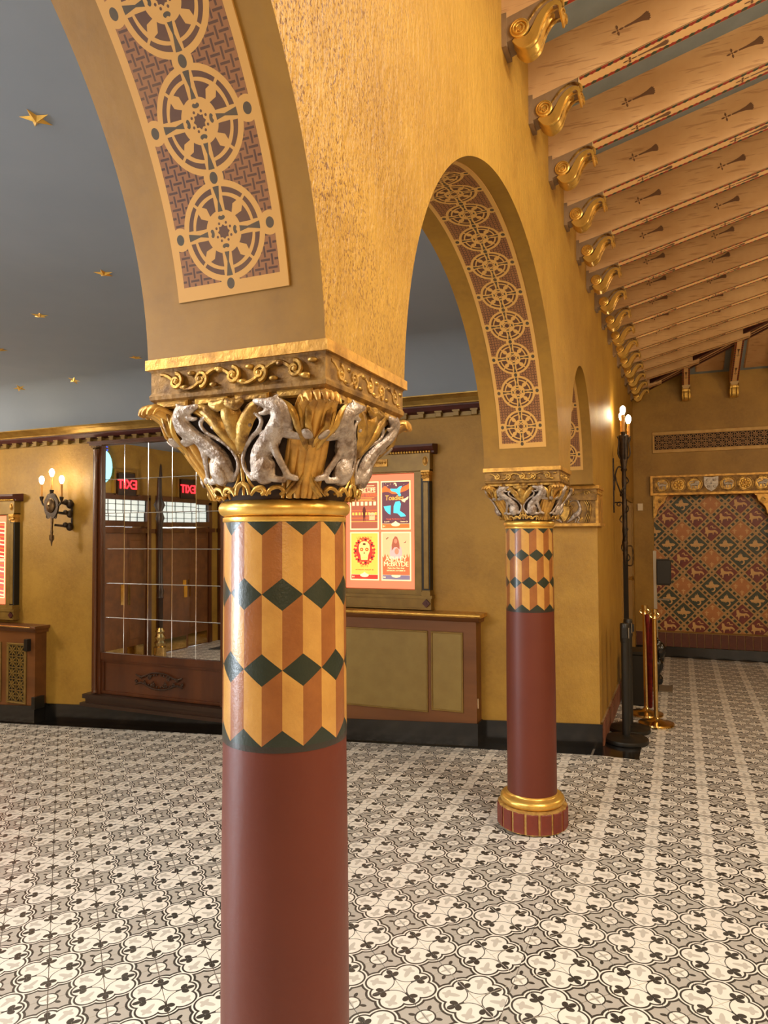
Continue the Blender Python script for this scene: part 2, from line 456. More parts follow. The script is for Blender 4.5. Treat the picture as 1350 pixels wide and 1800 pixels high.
def spiral(cx, cz, r, a0, turns, n=16, y=0, dirn=1, r_end=.18):
    out = []
    for i in range(n+1):
        t = i/n; rr = r*(1-(1-r_end)*t); a = a0+dirn*turns*2*PI*t
        out.append((cx+rr*math.cos(a), y, cz+rr*math.sin(a)))
    return out
def smoothpath(pts, sub=5):
    out = []; P = [Vector(p) for p in pts]
    for i in range(len(P)-1):
        a, b, c, d = P[max(i-1, 0)], P[i], P[i+1], P[min(i+2, len(P)-1)]
        for k in range(sub):
            t = k/sub
            out.append(.5*((2*b)+(-a+c)*t+(2*a-5*b+4*c-d)*t*t+(-a+3*b-3*c+d)*t**3))
    out.append(P[-1]); return out
def lerp_list(v, n):
    out = []
    for i in range(n):
        t = i/(n-1)*(len(v)-1); k = min(int(t), len(v)-2); out.append(v[k]+(v[k+1]-v[k])*(t-k))
    return out

# ------------------------------------------------------------------ key dimensions
AX0, AX1 = -1.061, -0.629         # arcade wall thickness
COLX = -.845; COLY = (1.41, 4.215)
PW = 5.85                           # plane of the poster wall
FW = 10.5                           # plane of the far wall
HX = -.62; SL = .0603               # the lobby floor falls to the left of the seam
def fz(x): return SL*(x-HX) if x < HX else 0.0

# ------------------------------------------------------------------ floor
base = MB()
base.add([(HX, -3, -.0035), (3.6, -3, -.0035), (3.6, FW+.3, -.0035), (HX, FW+.3, -.0035), (-9.6, -3, fz(-9.6)-.0035), (-9.6, FW+.3, fz(-9.6)-.0035),
          (HX, -3, -.2), (3.6, -3, -.2), (3.6, FW+.3, -.2), (HX, FW+.3, -.2), (-9.6, -3, -.9), (-9.6, FW+.3, -.9)],
         [(0, 1, 2, 3), (4, 0, 3, 5), (6, 9, 8, 7), (10, 11, 9, 6), (0, 6, 7, 1), (4, 10, 6, 0), (2, 8, 9, 3), (3, 9, 11, 5), (1, 7, 8, 2), (5, 11, 10, 4)])
floor = struct(obj('floor', base, M['grout'], smooth=0))
def tile_uv(co, p): return (co.x+.5, co.y+.5)
def tile_mesh(s):
    g = .0013/s; a = .5-g; b = a-.004; mb = MB()
    vs = [(-a, -a, -.05), (a, -a, -.05), (a, a, -.05), (-a, a, -.05), (-a, -a, -.006), (a, -a, -.006), (a, a, -.006), (-a, a, -.006), (-b, -b, 0), (b, -b, 0), (b, b, 0), (-b, b, 0)]
    mb.add(vs, [(8, 9, 10, 11), (0, 1, 5, 4), (1, 2, 6, 5), (2, 3, 7, 6), (3, 0, 4, 7), (4, 5, 9, 8), (5, 6, 10, 9), (6, 7, 11, 10), (7, 4, 8, 11)])
    return mb
def in_cols(x, y): return False
# the lobby lattice meets the aisle lattice at a rosette on the seam
LS, LP = .2045, math.radians(47.3)
LOX = -.6066-LS*(2*math.sin(LP)-3*math.cos(LP)); LOY = 3.0023-LS*(-2*math.cos(LP)-3*math.sin(LP))
regions = [  # s, phi, ox, oy, side
    (.1989, math.radians(45.24), -.4688, 3.7061, 'R'), (LS, LP, LOX, LOY, 'L')]
cand = []; rest = {'R': [], 'L': []}
for s_, ph, ox, oy, side in regions:
    for i in range(-60, 60):
        for j in range(-60, 60):
            x = ox+s_*(-math.sin(ph)*(i+.5)+math.cos(ph)*(j+.5)); y = oy+s_*(math.cos(ph)*(i+.5)+math.sin(ph)*(j+.5))
            h = s_*.72
            if side == 'R' and (x < HX-h or x > 3.4+h or y < -2.6 or y > FW-.05): continue
            if side == 'L' and (x > HX+h or x < -9.3 or y < -2.6 or y > PW+.1): continue
            full = (x > HX+h and x < 3.3) if side == 'R' else (x < HX-h and x > -8.9 and y < 5.66-h)
            if side == 'R' and x < -.33+h and y > 5.62-h: full = False
            par = (i+j) % 2
            P = Vector((x, y, fz(x)))
            d = P-Vector((0, 0, 1.7)); dep = d.dot(fw)
            vis = False
            if dep > .5:
                uu = 675+1240*d.dot(r1)/dep; vv = 900-1240*d.dot(u1)/dep
                vis = -20 < uu < 1370 and vv < 1850
            (cand if (full and vis) else rest[side]).append((dep, x, y, s_, ph, par, side))
cand.sort(key=lambda t: t[0])
tm = {}
for s_, ph, ox, oy, side in regions:
    mb = tile_mesh(s_); me = mb.mesh('floor_tile', M['tile'], 0, tile_uv); tm[side] = me
slope_rot = {'R': 0.0, 'L': -math.atan(SL)}
def tile_matrix(x, y, s_, ph, par, side, jig=0):
    R = Matrix.Rotation(slope_rot[side], 4, 'Y') @ Matrix.Rotation(ph+(PI/2 if par else 0), 4, 'Z')
    return Matrix.Translation((x, y, (SL*(x-HX) if side == 'L' else 0)+.0005+jig)) @ R @ Matrix.Diagonal((s_, s_, .16, 1))
for dep, x, y, s_, ph, par, side in cand[:298]:
    o = bpy.data.objects.new('floor_tile', tm[side]); C.objects.link(o); o.parent = floor
    o.matrix_local = tile_matrix(x, y, s_, ph, par, side, random.uniform(-.0004, .0004))
import bmesh
def clip(bm, co, no):
    bmesh.ops.bisect_plane(bm, geom=bm.verts[:]+bm.edges[:]+bm.faces[:], plane_co=co, plane_no=no, clear_outer=True)
for side in ('R', 'L'):
    bm = bmesh.new(); uvl = bm.loops.layers.uv.new('uv')
    lst = rest[side]+[c for c in cand[298:] if c[6] == side]
    for dep, x, y, s_, ph, par, sd in lst:
        T = tile_matrix(x, y, s_, ph, par, side)
        a = .5-.0013/s_
        q = [(-a, -a, 0), (a, -a, 0), (a, a, 0), (-a, a, 0)]
        top = [bm.verts.new(T @ Vector(p)) for p in q]; bot = [bm.verts.new(T @ Vector((p[0], p[1], -.05))) for p in q]
        fc = bm.faces.new(top)
        for l, p in zip(fc.loops, q): l[uvl].uv = (p[0]+.5, p[1]+.5)
        for k in range(4):
            fc = bm.faces.new((bot[k], bot[(k+1) % 4], top[(k+1) % 4], top[k]))
            for l in fc.loops: l[uvl].uv = (.62, .02)
    if side == 'R': clip(bm, (HX+.001, 0, 0), (-1, 0, 0)); clip(bm, (3.4, 0, 0), (1, 0, 0)); clip(bm, (0, FW-.02, 0), (0, 1, 0))
    else: clip(bm, (HX-.001, 0, 0), (1, 0, 0)); clip(bm, (0, 5.66, 0), (0, 1, 0)); clip(bm, (-9.0, 0, 0), (-1, 0, 0))
    me = bpy.data.meshes.new('floor_tiles_beyond'); bm.to_mesh(me); bm.free(); me.materials.append(M['tile'])
    stuff(link('distant_floor_tiling', me, floor))

# marble border in separate slabs along the poster wall
border = struct(link('trim_1', None))
mb = MB(); x = -9.36
while x < -.34:
    x2 = min(x+.62, -.33) if x < -.7 else -.33
    mb = MB(); xa, xb = x+.002, x2-.002
    yf, yb = 5.655, PW+.02
    if x > -.72: yb = 6.30; xa = AX1-.035
    v = [(xa, yf, fz(xa)-.05), (xb, yf, fz(xb)-.05), (xb, yb, fz(xb)-.05), (xa, yb, fz(xa)-.05), (xa, yf, fz(xa)+.004), (xb, yf, fz(xb)+.004), (xb, yb, fz(xb)+.004), (xa, yb, fz(xa)+.004)]
    mb.add(v, [(0, 3, 2, 1), (4, 5, 6, 7), (0, 1, 5, 4), (1, 2, 6, 5), (2, 3, 7, 6), (3, 0, 4, 7)])
    obj('marble_slab', mb, M['marble'], border, smooth=0)
    x = x2

# ------------------------------------------------------------------ arcade wall with three arches
A_, B_, Z0 = 1.195, 1.055, 2.03        # elliptical intrados: half width, rise, spring height
CAPT = 2.078
TOPZ = 4.7
arches = [(0.005, A_, B_), (2.8125, A_, B_), (5.01, .595, .82)]
def arch_pts(yc, a, b, n=150):
    """from right spring (y larger) over to left, including short stilts"""
    pts = [(yc+a, CAPT)]
    t0 = math.asin(max(-1, (CAPT-Z0)/b))
    pts = []
    for i in range(n+1):
        t = t0+(PI-2*t0)*i/n; pts.append((yc+a*math.cos(t), Z0+b*math.sin(t)))
    return pts
mb = MB()
# bottom outline going from y=-3 to wall end
segs = []
line = [(-3.0, CAPT)]
for yc, a, b in arches:
    p = list(reversed(arch_pts(yc, a, b))); segs.append(p); line += p
line += [(PW, CAPT)]
for k in range(len(line)-1):
    (y0, z0), (y1, z1) = line[k], line[k+1]
    # two faces, quads up to the top
    mb.add([(AX1, y0, z0), (AX1, y1, z1), (AX1, y1, TOPZ), (AX1, y0, TOPZ)], [(0, 1, 2, 3)], 0)
    mb.add([(AX0, y0, z0), (AX0, y1, z1), (AX0, y1, TOPZ), (AX0, y0, TOPZ)], [(3, 2, 1, 0)], 1)
    mb.add([(AX0, y0, z0), (AX1, y0, z0), (AX1, y1, z1), (AX0, y1, z1)], [(3, 2, 1, 0)], 2)
mb.add([(AX0, -3, TOPZ), (AX1, -3, TOPZ), (AX1, PW, TOPZ), (AX0, PW, TOPZ)], [(0, 1, 2, 3)], 0)
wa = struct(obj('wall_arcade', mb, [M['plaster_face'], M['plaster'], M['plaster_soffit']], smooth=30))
# stretch of the same wall beyond the lobby, with a doorway
mb = MB()
mb.box(AX0, AX1, PW+.001, 8.15, -.05, TOPZ); mb.box(AX0, AX1, 8.15, 10.0, 2.12, TOPZ); mb.box(AX0, AX1, 10.0, FW+.3, 0, TOPZ)
struct(obj('wall_aisle_left', mb, M['plaster_face'], smooth=0))
# stencilled panels on the three soffits
def soffit_panel(yc, a, b, s0):
    n = 260; ts = [PI*i/n for i in range(n+1)]
    pts = [(yc+a*math.cos(t), Z0+b*math.sin(t)) for t in ts]; L = [0]
    for i in range(n): L.append(L[-1]+math.hypot(pts[i+1][0]-pts[i][0], pts[i+1][1]-pts[i][1]))
    tot = L[-1]; s1 = tot-s0
    mb = MB(); uvs = []; xs = (-.967, -.699); xc = -.833
    idx = [i for i in range(n+1) if s0 <= L[i] <= s1]
    rows = [(s0, None)]+[(L[i], i) for i in idx]+[(s1, None)]
    def at(s):
        for i in range(n):
            if L[i] <= s <= L[i+1]:
                q = (s-L[i])/(L[i+1]-L[i]); t = ts[i]+(ts[i+1]-ts[i])*q; return t
        return ts[-1]
    R_ = []
    for s, i in rows:
        t = ts[i] if i is not None else at(s)
        nx, nz = math.cos(t)/a, math.sin(t)/b; l = math.hypot(nx, nz); R_.append((s, yc+a*math.cos(t), Z0+b*math.sin(t), nx/l, nz/l))
    for s, y, z, ny, nz in R_:
        for x, off in ((xs[0], 0), (xs[0]+.001, .003), (xs[1]-.001, .003), (xs[1], 0)):
            mb.v.append((x, y-ny*off, z-nz*off)); uvs.append((x-xc, s-s0))
    for k in range(len(R_)-1):
        for q in range(3): mb.f.append((k*4+q, k*4+q+1, k*4+q+5, k*4+q+4)); mb.mi.append(0)
    o = obj('stencil_panel', mb, soffit_material(s1-s0), wa, smooth=40)
    l = o.data.uv_layers.new(name='uv')
    for lp in o.data.loops: l.data[lp.index].uv = uvs[lp.vertex_index]
    return o
for yc, a, b in arches: soffit_panel(yc, a, b, .158)

# ------------------------------------------------------------------ capitals and columns
def cmap(x, z, d):
    """capital face mapping (z from the ring up), face looks to -y"""
    s = max(0, min(1, (z-.075)/.19))
    ysq = .150+.058*s; yc = math.sqrt(max(.158**2-x*x, 0.004)); t = min(1, s*1.35)
    hw = .112+.085*min(1, s*1.2)
    return (x, -(yc*(1-t)+ysq*t+d), z)
def crop(cx_, cy_, r=0, d=0):
    return ((cx_-(620+(cy_-70)*.05))*.000345, .272-(cy_-70)*.00026, r*.00033, d)
def lion_mesh(sgn):
    chains = [
        [(745, 640, 40, 0), (770, 560, 62, .004), (790, 480, 62, .006), (850, 400, 60, .008), (905, 330, 52, .010), (955, 250, 52, .012), (970, 180, 52, .016), (945, 135, 46, .020), (900, 125, 32, .022), (850, 108, 22, .022), (825, 100, 15, .022)],
        [(905, 175, 22, .020), (875, 192, 15, .021), (848, 190, 10, .021)],
        [(975, 130, 34, .014), (1005, 190, 38, .010), (1005, 260, 38, .006), (985, 330, 30, .004)],
        [(960, 85, 14, .020), (975, 70, 8, .020)],
        [(900, 350, 36, .014), (890, 430, 28, .016), (905, 520, 23, .016), (925, 600, 21, .014), (940, 650, 22, .014), (975, 668, 20, .016)],
        [(800, 640, 62, .012), (815, 600, 66, .016), (830, 560, 50, .014)],
        [(830, 665, 26, .016), (880, 676, 22, .018), (915, 682, 19, .018)],
        [(720, 665, 20, .004), (675, 600, 14, .006), (662, 520, 13, .006), (690, 430, 14, .006), (750, 355, 14, .008), (815, 300, 14, .010), (842, 240, 15, .012), (815, 190, 15, .012), (765, 178, 14, .012), (730, 205, 17, .012), (735, 245, 22, .012), (760, 262, 16, .012)],
        [(970, 340, 26, .006), (1040, 358, 22, .006), (1085, 350, 26, .006), (1115, 348, 28, .008)]]
    mb = MB()
    for ch in chains:
        P = smoothpath([(crop(a, b)[0], d, crop(a, b)[1]) for a, b, r, d in ch], 4)
        R = lerp_list([r*.00034 for _, _, r, _ in ch], len(P))
        mb.tube([(p.x, -p.y, p.z) for p in P], R, 8)
        for p, r in ((P[0], R[0]), (P[-1], R[-1])): mb.ball((p.x, -p.y, p.z), r, n=8, m=5)
    me = remeshed(mb, .0022, 'lion', M['silver'])
    for v in me.vertices:
        x, z, d = v.co.x, v.co.z, -v.co.y
        # rib and mane grooves
        d += .00045*math.sin(z*520+x*160)*(1 if .15 < z < .2 else .3)
        q = cmap(x, z, d*.8+.008); v.co = (q[0]*sgn, q[1], q[2])
    if sgn < 0: me.flip_normals()
    me.update(); return me
LION = {1: lion_mesh(1), -1: lion_mesh(-1)}
def ribbon(mb, pts, rads, d=.010, flat=.8, sub=5, mir=True, n=6):
    P = smoothpath([(x, dd if dd is not None else d, z) for x, z, dd in [(p+(None,))[:3] if len(p) == 2 else p for p in pts]], sub)
    R = lerp_list(rads, len(P))
    for sg in ((1, -1) if mir else (1,)):
        mb.tube([Vector(((q := cmap(p.x, p.z, p.y))[0]*sg, q[1], q[2])) for p in P], R, n, flat=flat)
def leafwork():
    mb = MB()
    # V shaped leaves that sweep up and arch over the animals
    ribbon(mb, [(0, .170), (.012, .195), (.030, .225), (.052, .250), (.080, .266)], [.006, .015, .019, .016, .007], .012)
    ribbon(mb, [(.004, .168), (.028, .205), (.055, .240), (.092, .262), (.125, .258), (.146, .240), (.150, .205), (.142, .165)], [.004, .008, .009, .008, .008, .008, .007, .004], .014)
    ribbon(mb, [(0, .175), (0, .210), (0, .245), (0, .266)], [.008, .018, .026, .020], .010, mir=False)
    ribbon(mb, [(.0, .268), (.022, .262), (.040, .268)], [.010, .012, .006], .022)
    # stem and twin lines
    ribbon(mb, [(0, .175), (0, .14), (0, .10), (0, .083)], [.004, .005, .004, .003], .010, mir=False)
    ribbon(mb, [(.006, .172), (.009, .140), (.014, .112), (.030, .094), (.060, .086)], [.003, .003, .0035, .004, .003], .010)
    # outer framing tendrils
    ribbon(mb, [(.178, .262, .004), (.172, .225, .004), (.158, .185, .004), (.136, .145, .004), (.108, .108, .002), (.085, .080, 0)], [.007, .008, .008, .008, .007, .005], .006)
    ribbon(mb, [(.160, .258), (.157, .220), (.146, .180), (.126, .140), (.100, .105), (.078, .082)], [.004, .0045, .0045, .0045, .004, .003], .008)
    ribbon(mb, [(.128, .175), (.137, .150), (.122, .122), (.104, .098), (.088, .080)], [.002, .005, .006, .005, .003], .010)
    # scroll row at the foot
    ribbon(mb, [(.016, .083), (.012, .100), (0.0, .108)], [.004, .006, .005], .014)
    ribbon(mb, [(.020, .082), (.030, .095), (.044, .098), (.050, .088), (.042, .083)], [.003, .005, .005, .005, .003], .014)
    ribbon(mb, [(.052, .081), (.062, .095), (.078, .099), (.086, .090), (.078, .083)], [.003, .005, .005, .005, .003], .014)
    return mb.mesh('leafwork', M['gold'], 60)
LEAF = leafwork()
def corner_leaf():
    mb = MB()
    for off, dd in ((0, .003), (.013, -.001), (-.013, -.001), (.027, -.008), (-.027, -.008), (.038, -.016), (-.038, -.016)):
        P = smoothpath([(.112, .078), (.125, .120), (.150, .170), (.172, .215), (.196, .250), (.222, .268), (.232, .255)], 5)
        pts = []
        for p in P:
            r_ = p.x+dd; pts.append((r_*.96-off*.7, -(r_*.96+off*.7), p.y))
        mb.tube(pts, lerp_list([.007, .011, .013, .013, .013, .012, .004] if abs(off) < .03 else [.004, .007, .008, .007, .006, .005, .002], len(pts)), 6)
    return mb.mesh('corner_leaf', M['gold_worn'], 60)
CLEAF = corner_leaf()
def frieze(hw, z0, z1, y, mt):
    """scroll relief along one abacus face"""
    mb = MB(); zc = (z0+z1)/2; h = (z1-z0)*.36; Y_ = -(y-.001)
    n = 5; L_ = 2*hw*.90; step = L_/n
    wave = [(-hw*.90+L_*i/60, Y_, zc+h*.95*math.sin(PI*n*i/60+PI/2)) for i in range(61)]
    mb.tube(wave, .0048, 6)
    for k in range(n):
        cx_ = -hw*.90+step*(k+.5); up = -1 if k % 2 else 1
        for sg in (1, -1):
            pass
        mb.tube(spiral(cx_+.004*up, zc-0*up, h*.92, PI/2*up, 1.45, 22, Y_-.001, -up, .15), lerp_list([.0055, .0052, .0048, .0040], 23), 6)
        mb.ball((cx_+.006*up, Y_-.002, zc), .0062, n=8, m=5)
        for q in (-1, 1): mb.ball((cx_+step*.5+q*.008, Y_, zc+q*h*.75), .0075, sx=1.5, sz=.7, n=8, m=5)
    return mb.mesh('scroll_frieze', mt, 60)
FRZ = frieze(.20, .300, .352, .2115, M['gold'])
def abacus_parts(par, hx=.216, hy=.2075, z=1.70):
    """stepped block: top fillet, frieze block, cavetto step"""
    mb = MB(); mb.box(-hx-.006, hx+.006, -hy-.006, hy+.006, .356, .378)
    o = obj('top_fillet', mb, M['gold_worn'], par, (0, 0, z))
    mb = MB()
    pr = [(1.0, .356), (.985, .350), (.985, .306), (1.0, .300), (.995, .292), (.955, .284), (.955, .268), (.90, .262)]
    for k in range(len(pr)-1):
        (a, za), (b, zb) = pr[k], pr[k+1]
        r = []
        for (q, zz) in ((a, za), (b, zb)):
            r += [(-hx*q, -hy*q, zz), (hx*q, -hy*q, zz), (hx*q, hy*q, zz), (-hx*q, hy*q, zz)]
        mb.add(r, [(i, i+4, (i+1) % 4+4, (i+1) % 4) for i in range(4)])
    mb.add([(-hx*.9, -hy*.9, .262), (hx*.9, -hy*.9, .262), (hx*.9, hy*.9, .262), (-hx*.9, hy*.9, .262)], [(0, 1, 2, 3)])
    obj('abacus', mb, M['gold_dark'], par, (0, 0, z), smooth=0)
    for k in range(4):
        link('scroll_frieze', FRZ, par, (0, 0, z), k*PI/2)
DENT = MB()
for k in range(4):
    x0_ = -.195+k*.1; DENT.bevbox(x0_, x0_+.082, -.205-.006, -.19, .270, .286, .004)
DENTM = DENT.mesh('billet_row', M['gold'], 0)
BAND = band_material(1.70+.033)
def build_column(loc, label):
    col = thing('arcade_column', label, 'column', loc, 0, 'painted arcade columns')
    T = 1.70
    # plinth of upright oxblood bricks
    mb = MB(); n = 16
    mb.lathe([(.2005, 0), (.2005, .122), (.150, .128)], n, T=Matrix.Rotation(PI/n, 4, 'Z')); obj('plinth', mb, M['cream_gold'], col, smooth=20)
    for k in range(n):
        a = 2*PI*(k+.5)/n+PI/2; mb = MB(); hwid = .200*math.tan(PI/n)-.0075
        mb.bevbox(-hwid, hwid, -.203, -.180, .004, .116, .004)
        me = mb.mesh('brick', M['red_base'], 0)
        link('brick', me, col, (0, 0, 0), a)
    mb = MB()
    pr = [(.150, .122)]+[(.159+.027*math.cos(t), .150+.026*math.sin(t)) for t in [math.radians(x) for x in range(-90, 91, 15)]]+[(.151, .178), (.1475, .182), (.1465, .190), (.140, .190)]
    mb.lathe(pr, 48); obj('torus_base', mb, M['gold_bright'], col, smooth=60)
    zb = T+.033-.159*3.08
    mb = MB(); mb.lathe([(.1435, .18), (.1435, .7), (.142, 1.0), (.1395, zb+.001)], 64); obj('shaft', mb, M['red_paint'], col, smooth=60)
    mb = MB(); mb.lathe([(.1405, zb), (.1408, zb+.003), (.1403, zb+.1), (.1385, T+.03), (.1385, T+.036)], 64); obj('painted_band', mb, BAND, col, smooth=60)
    mb = MB(); mb.lathe([(.139, T+.028), (.1405, T+.030), (.1405, T+.038), (.137, T+.040)]+[(.134+.016*math.cos(t), T+.058+.017*math.sin(t)) for t in [math.radians(x) for x in range(-90, 91, 15)]]+[(.13, T+.079)], 64)
    obj('neck_ring', mb, M['gold_bright'], col, smooth=60)
    # basket: loft from circle to square
    cap = MB(); N = 48; rings = 9
    for i in range(rings):
        s = i/(rings-1); z = .072+.196*s; e = 2+8*s*s
        hs = .134+.052*s**.9
        for k in range(N):
            a = 2*PI*(k+.5)/N; c_, s_ = math.cos(a), math.sin(a)
            r = hs/((abs(c_)**e+abs(s_)**e)**(1/e)); cap.v.append((r*c_, r*s_, T+z))
    for i in range(rings-1):
        for k in range(N):
            a, b = i*N+k, i*N+(k+1) % N; cap.f.append((a, b, b+N, a+N)); cap.mi.append(0)
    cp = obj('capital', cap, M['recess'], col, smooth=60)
    for k in range(4):
        link('leafwork', LEAF, cp, (0, 0, T), k*PI/2)
        link('corner_leaf', CLEAF, cp, (0, 0, T), k*PI/2)
        link('billet_row', DENTM, cp, (0, 0, T), k*PI/2)
        for sg in (1, -1):
            link('lion', LION[sg], cp, (0, 0, T), k*PI/2)['label'] = 'tarnished silver seated lion looking back over its shoulder'
    abacus_parts(cp)
    return col
build_column((COLX, COLY[0], 0), 'large foreground column with harlequin band, red shaft and gilded lion capital')
c2 = build_column((COLX, COLY[1], 0), 'farther column with harlequin band and gilded ring base standing on patterned floor')

# respond capital on the end pier
def bird_chains():
    return [[(.115, .235, .007, .012), (.100, .262, .009, .014), (.078, .266, .009, .015), (.055, .258, .005, .015), (.045, .246, .003, .014)],
            [(.115, .235, .009, .010), (.122, .200, .013, .010), (.112, .165, .022, .012), (.085, .140, .024, .012), (.050, .110, .014, .010), (.022, .088, .007, .008)],
            [(.105, .150, .006, .014), (.115, .115, .005, .014), (.100, .085, .005, .012), (.118, .083, .005, .014)],
            [(.085, .140, .006, .014), (.092, .110, .005, .014), (.082, .085, .005, .012)]]
def respond():
    t = thing('pier_capital', 'gilded pier capital carved with two long-necked silver birds flanking a vase', 'capital', (AX0+.216, PW, 1.70))
    # block standing proud of the wall to -y
    D = .22
    mb = MB(); mb.box(-.30, .222, -.05, .0, .075, .27); mb.box(-.30, .222, -.075, 0, .262, .372)
    obj('capital_block', mb, M['gold_dark'], t, smooth=0)
    mb = MB(); mb.box(-.305, .240, -.085, 0, .352, .376); mb.box(-.305, .245, -.080, 0, .055, .078)
    mb.box(.215, .243, -.087, .30, .351, .377); mb.box(.215, .248, -.083, .30, .054, .079); mb.box(.21, .232, -.056, .28, .078, .352)
    obj('moulding', mb, M['gold_worn'], t, smooth=0)
    mb = MB(); zc = .318; h = .022
    for k in range(4):
        cx_ = -.20+k*.115; dn = 1 if k % 2 else -1
        mb.tube(spiral(cx_, zc, h, PI*(0 if dn > 0 else 1), 1.3, 16, -.080, dn), .0045, 5)
        mb.tube(smoothpath([(cx_+h*.7, -.08, zc+dn*h*.75), (cx_+.057, -.08, zc), (cx_+.115-h*.7, -.08, zc-dn*h*.75)], 4), .004, 5)
    for k in range(3): mb.tube(spiral(0, zc, h, PI*(k % 2), 1.2, 14, 0, 1), .0045, 5, T=Matrix.Translation((.236, .0+k*.09, 0)) @ Matrix.Rotation(PI/2, 4, 'Z'))
    stuff(obj('scroll_frieze', mb, M['gold'], t, smooth=60))
    mb = MB()
    mb.prism([(-.036, .215), (.036, .215), (.044, .19), (.036, .15), (.012, .105), (0, .095), (-.012, .105), (-.036, .15), (-.044, .19)], -.075, -.04)
    mb.tube(smoothpath([(-.05, -.07, .225), (-.02, -.075, .215), (.02, -.075, .215), (.05, -.07, .225)], 4), .006, 6)
    for sg in (1, -1):
        mb.tube(smoothpath([(sg*.05, -.06, .225), (sg*.065, -.06, .205), (sg*.05, -.06, .19), (sg*.055, -.06, .15), (sg*.02, -.06, .1)], 4), .004, 5)
        mb.tube(smoothpath([(sg*.025, -.06, .225), (sg*.035, -.06, .255), (sg*.02, -.06, .262)], 4), .006, 5)
        for q in range(3): mb.tube(smoothpath([(sg*(.15+q*.018), -.055, .262-q*.004), (sg*(.175+q*.014), -.058, .22), (sg*(.178+q*.012), -.058, .16), (sg*(.15+q*.016), -.055, .085)], 5), .0055, 6)
        for q in range(2): mb.tube(spiral(sg*.125, .115+q*.07, .014, 0, 1.2, 12, -.055, sg), .0045, 5)
    mb.tube([(0, -.06, .225), (0, -.06, .262)], .01, 6)
    T = Matrix.Translation((-.03, 0, 0))
    mb.v = [tuple(T @ Vector(p)) for p in mb.v]
    obj('vase_leafwork', mb, M['gold'], t, smooth=60)
    for sg in (1, -1):
        mb = MB()
        for ch in bird_chains():
            P = smoothpath([(a*sg-.03, -.045-d, z) for a, z, r, d in ch], 4); R = lerp_list([c[2] for c in ch], len(P))
            mb.tube(P, R, 8); mb.ball(P[0], R[0], n=8, m=5); mb.ball(P[-1], R[-1], n=8, m=5)
        link('bird', remeshed(mb, .003, 'bird', M['silver']), t)['label'] = 'tarnished silver long-necked bird'
respond()

# ------------------------------------------------------------------ poster wall, its base and its cornice
mb = MB(); mb.box(-9.3, AX0, PW, PW+.3, -.9, 3.4); struct(obj('wall_back', mb, M['plaster'], smooth=0))
mb = MB()
def basebd(mb, x0, x1, y0, y1, h0=.0, h1=.19):
    mb.add([(x0, y0, fz(x0)+h0), (x1, y0, fz(x1)+h0), (x1, y1, fz(x1)+h0), (x0, y1, fz(x0)+h0), (x0, y0, fz(x0)+h1), (x1, y0, fz(x1)+h1), (x1, y1, fz(x1)+h1), (x0, y1, fz(x0)+h1)],
           [(0, 3, 2, 1), (4, 5, 6, 7), (0, 1, 5, 4), (1, 2, 6, 5), (2, 3, 7, 6), (3, 0, 4, 7)])
basebd(mb, -9.0, AX1+.012, PW-.018, PW+.02)
bb = struct(obj('baseboard_back', mb, M['marble'], smooth=0))
mb = MB(); mb.box(AX1-.002, AX1+.018, PW-.02, PW+.05, 0, .19); obj('marble_return', mb, M['marble'], bb, smooth=0)
corn = struct(link('trim_2', None))
ct = 2.885
prof = [(PW, 2.715), (PW-.012, 2.715), (PW-.016, 2.723), (PW-.016, 2.730), (PW-.004, 2.732), (PW-.004, 2.765), (PW, 2.765)]
mb = MB(); mb.prism(prof, -9.0, AX0-.002, 'yz'); obj('frieze_fillet', mb, M['olive_gold'], corn, smooth=0)
mb = MB(); mb.prism([(PW, 2.755), (PW-.06, 2.770), (PW-.09, 2.80), (PW-.09, 2.815), (PW, 2.815)], -9.0, AX0-.002, 'yz'); obj('plum_band', mb, M['plum'], corn, smooth=0)
mb = MB(); mb.prism([(PW, 2.810), (PW-.115, 2.812), (PW-.120, 2.822), (PW-.150, 2.850), (PW-.185, 2.872), (PW-.20, 2.876), (PW-.20, 2.895), (PW, 2.895)], -9.0, AX0-.002, 'yz'); obj('crown_moulding', mb, gold('cornice_gold', (.42, .27, .07), (.28, .16, .035), .38, 10, .4, .7, .7, .1), corn, smooth=0)
me = MB(); me.box(-.033, .033, -.055, 0, -.002, .012); me.bevbox(-.026, .026, -.050, 0, -.040, 0, .003)
DM = me.mesh('dentil', M['olive_gold'], 0)
x = -1.62+.0
k = 0
while x > -8.9:
    o = link('dentil', DM, corn, (x, PW, 2.757)); 
    x -= .1605; k += 1

# lobby ceiling with a coved edge
mb = MB(); CZ = 3.30
pr = [(PW+.02, 2.885)]+[(PW-.20-.42*(1-math.cos(t)), 2.885+.415*math.sin(t)) for t in [math.radians(q) for q in range(0, 91, 2)]]+[(-3.0, CZ)]
for k in range(len(pr)-1):
    (y0, z0), (y1, z1) = pr[k], pr[k+1]
    mb.add([(-9.3, y0, z0), (AX0, y0, z0), (AX0, y1, z1), (-9.3, y1, z1)], [(0, 1, 2, 3)])
struct(obj('ceiling', mb, M['ceiling'], smooth=60))
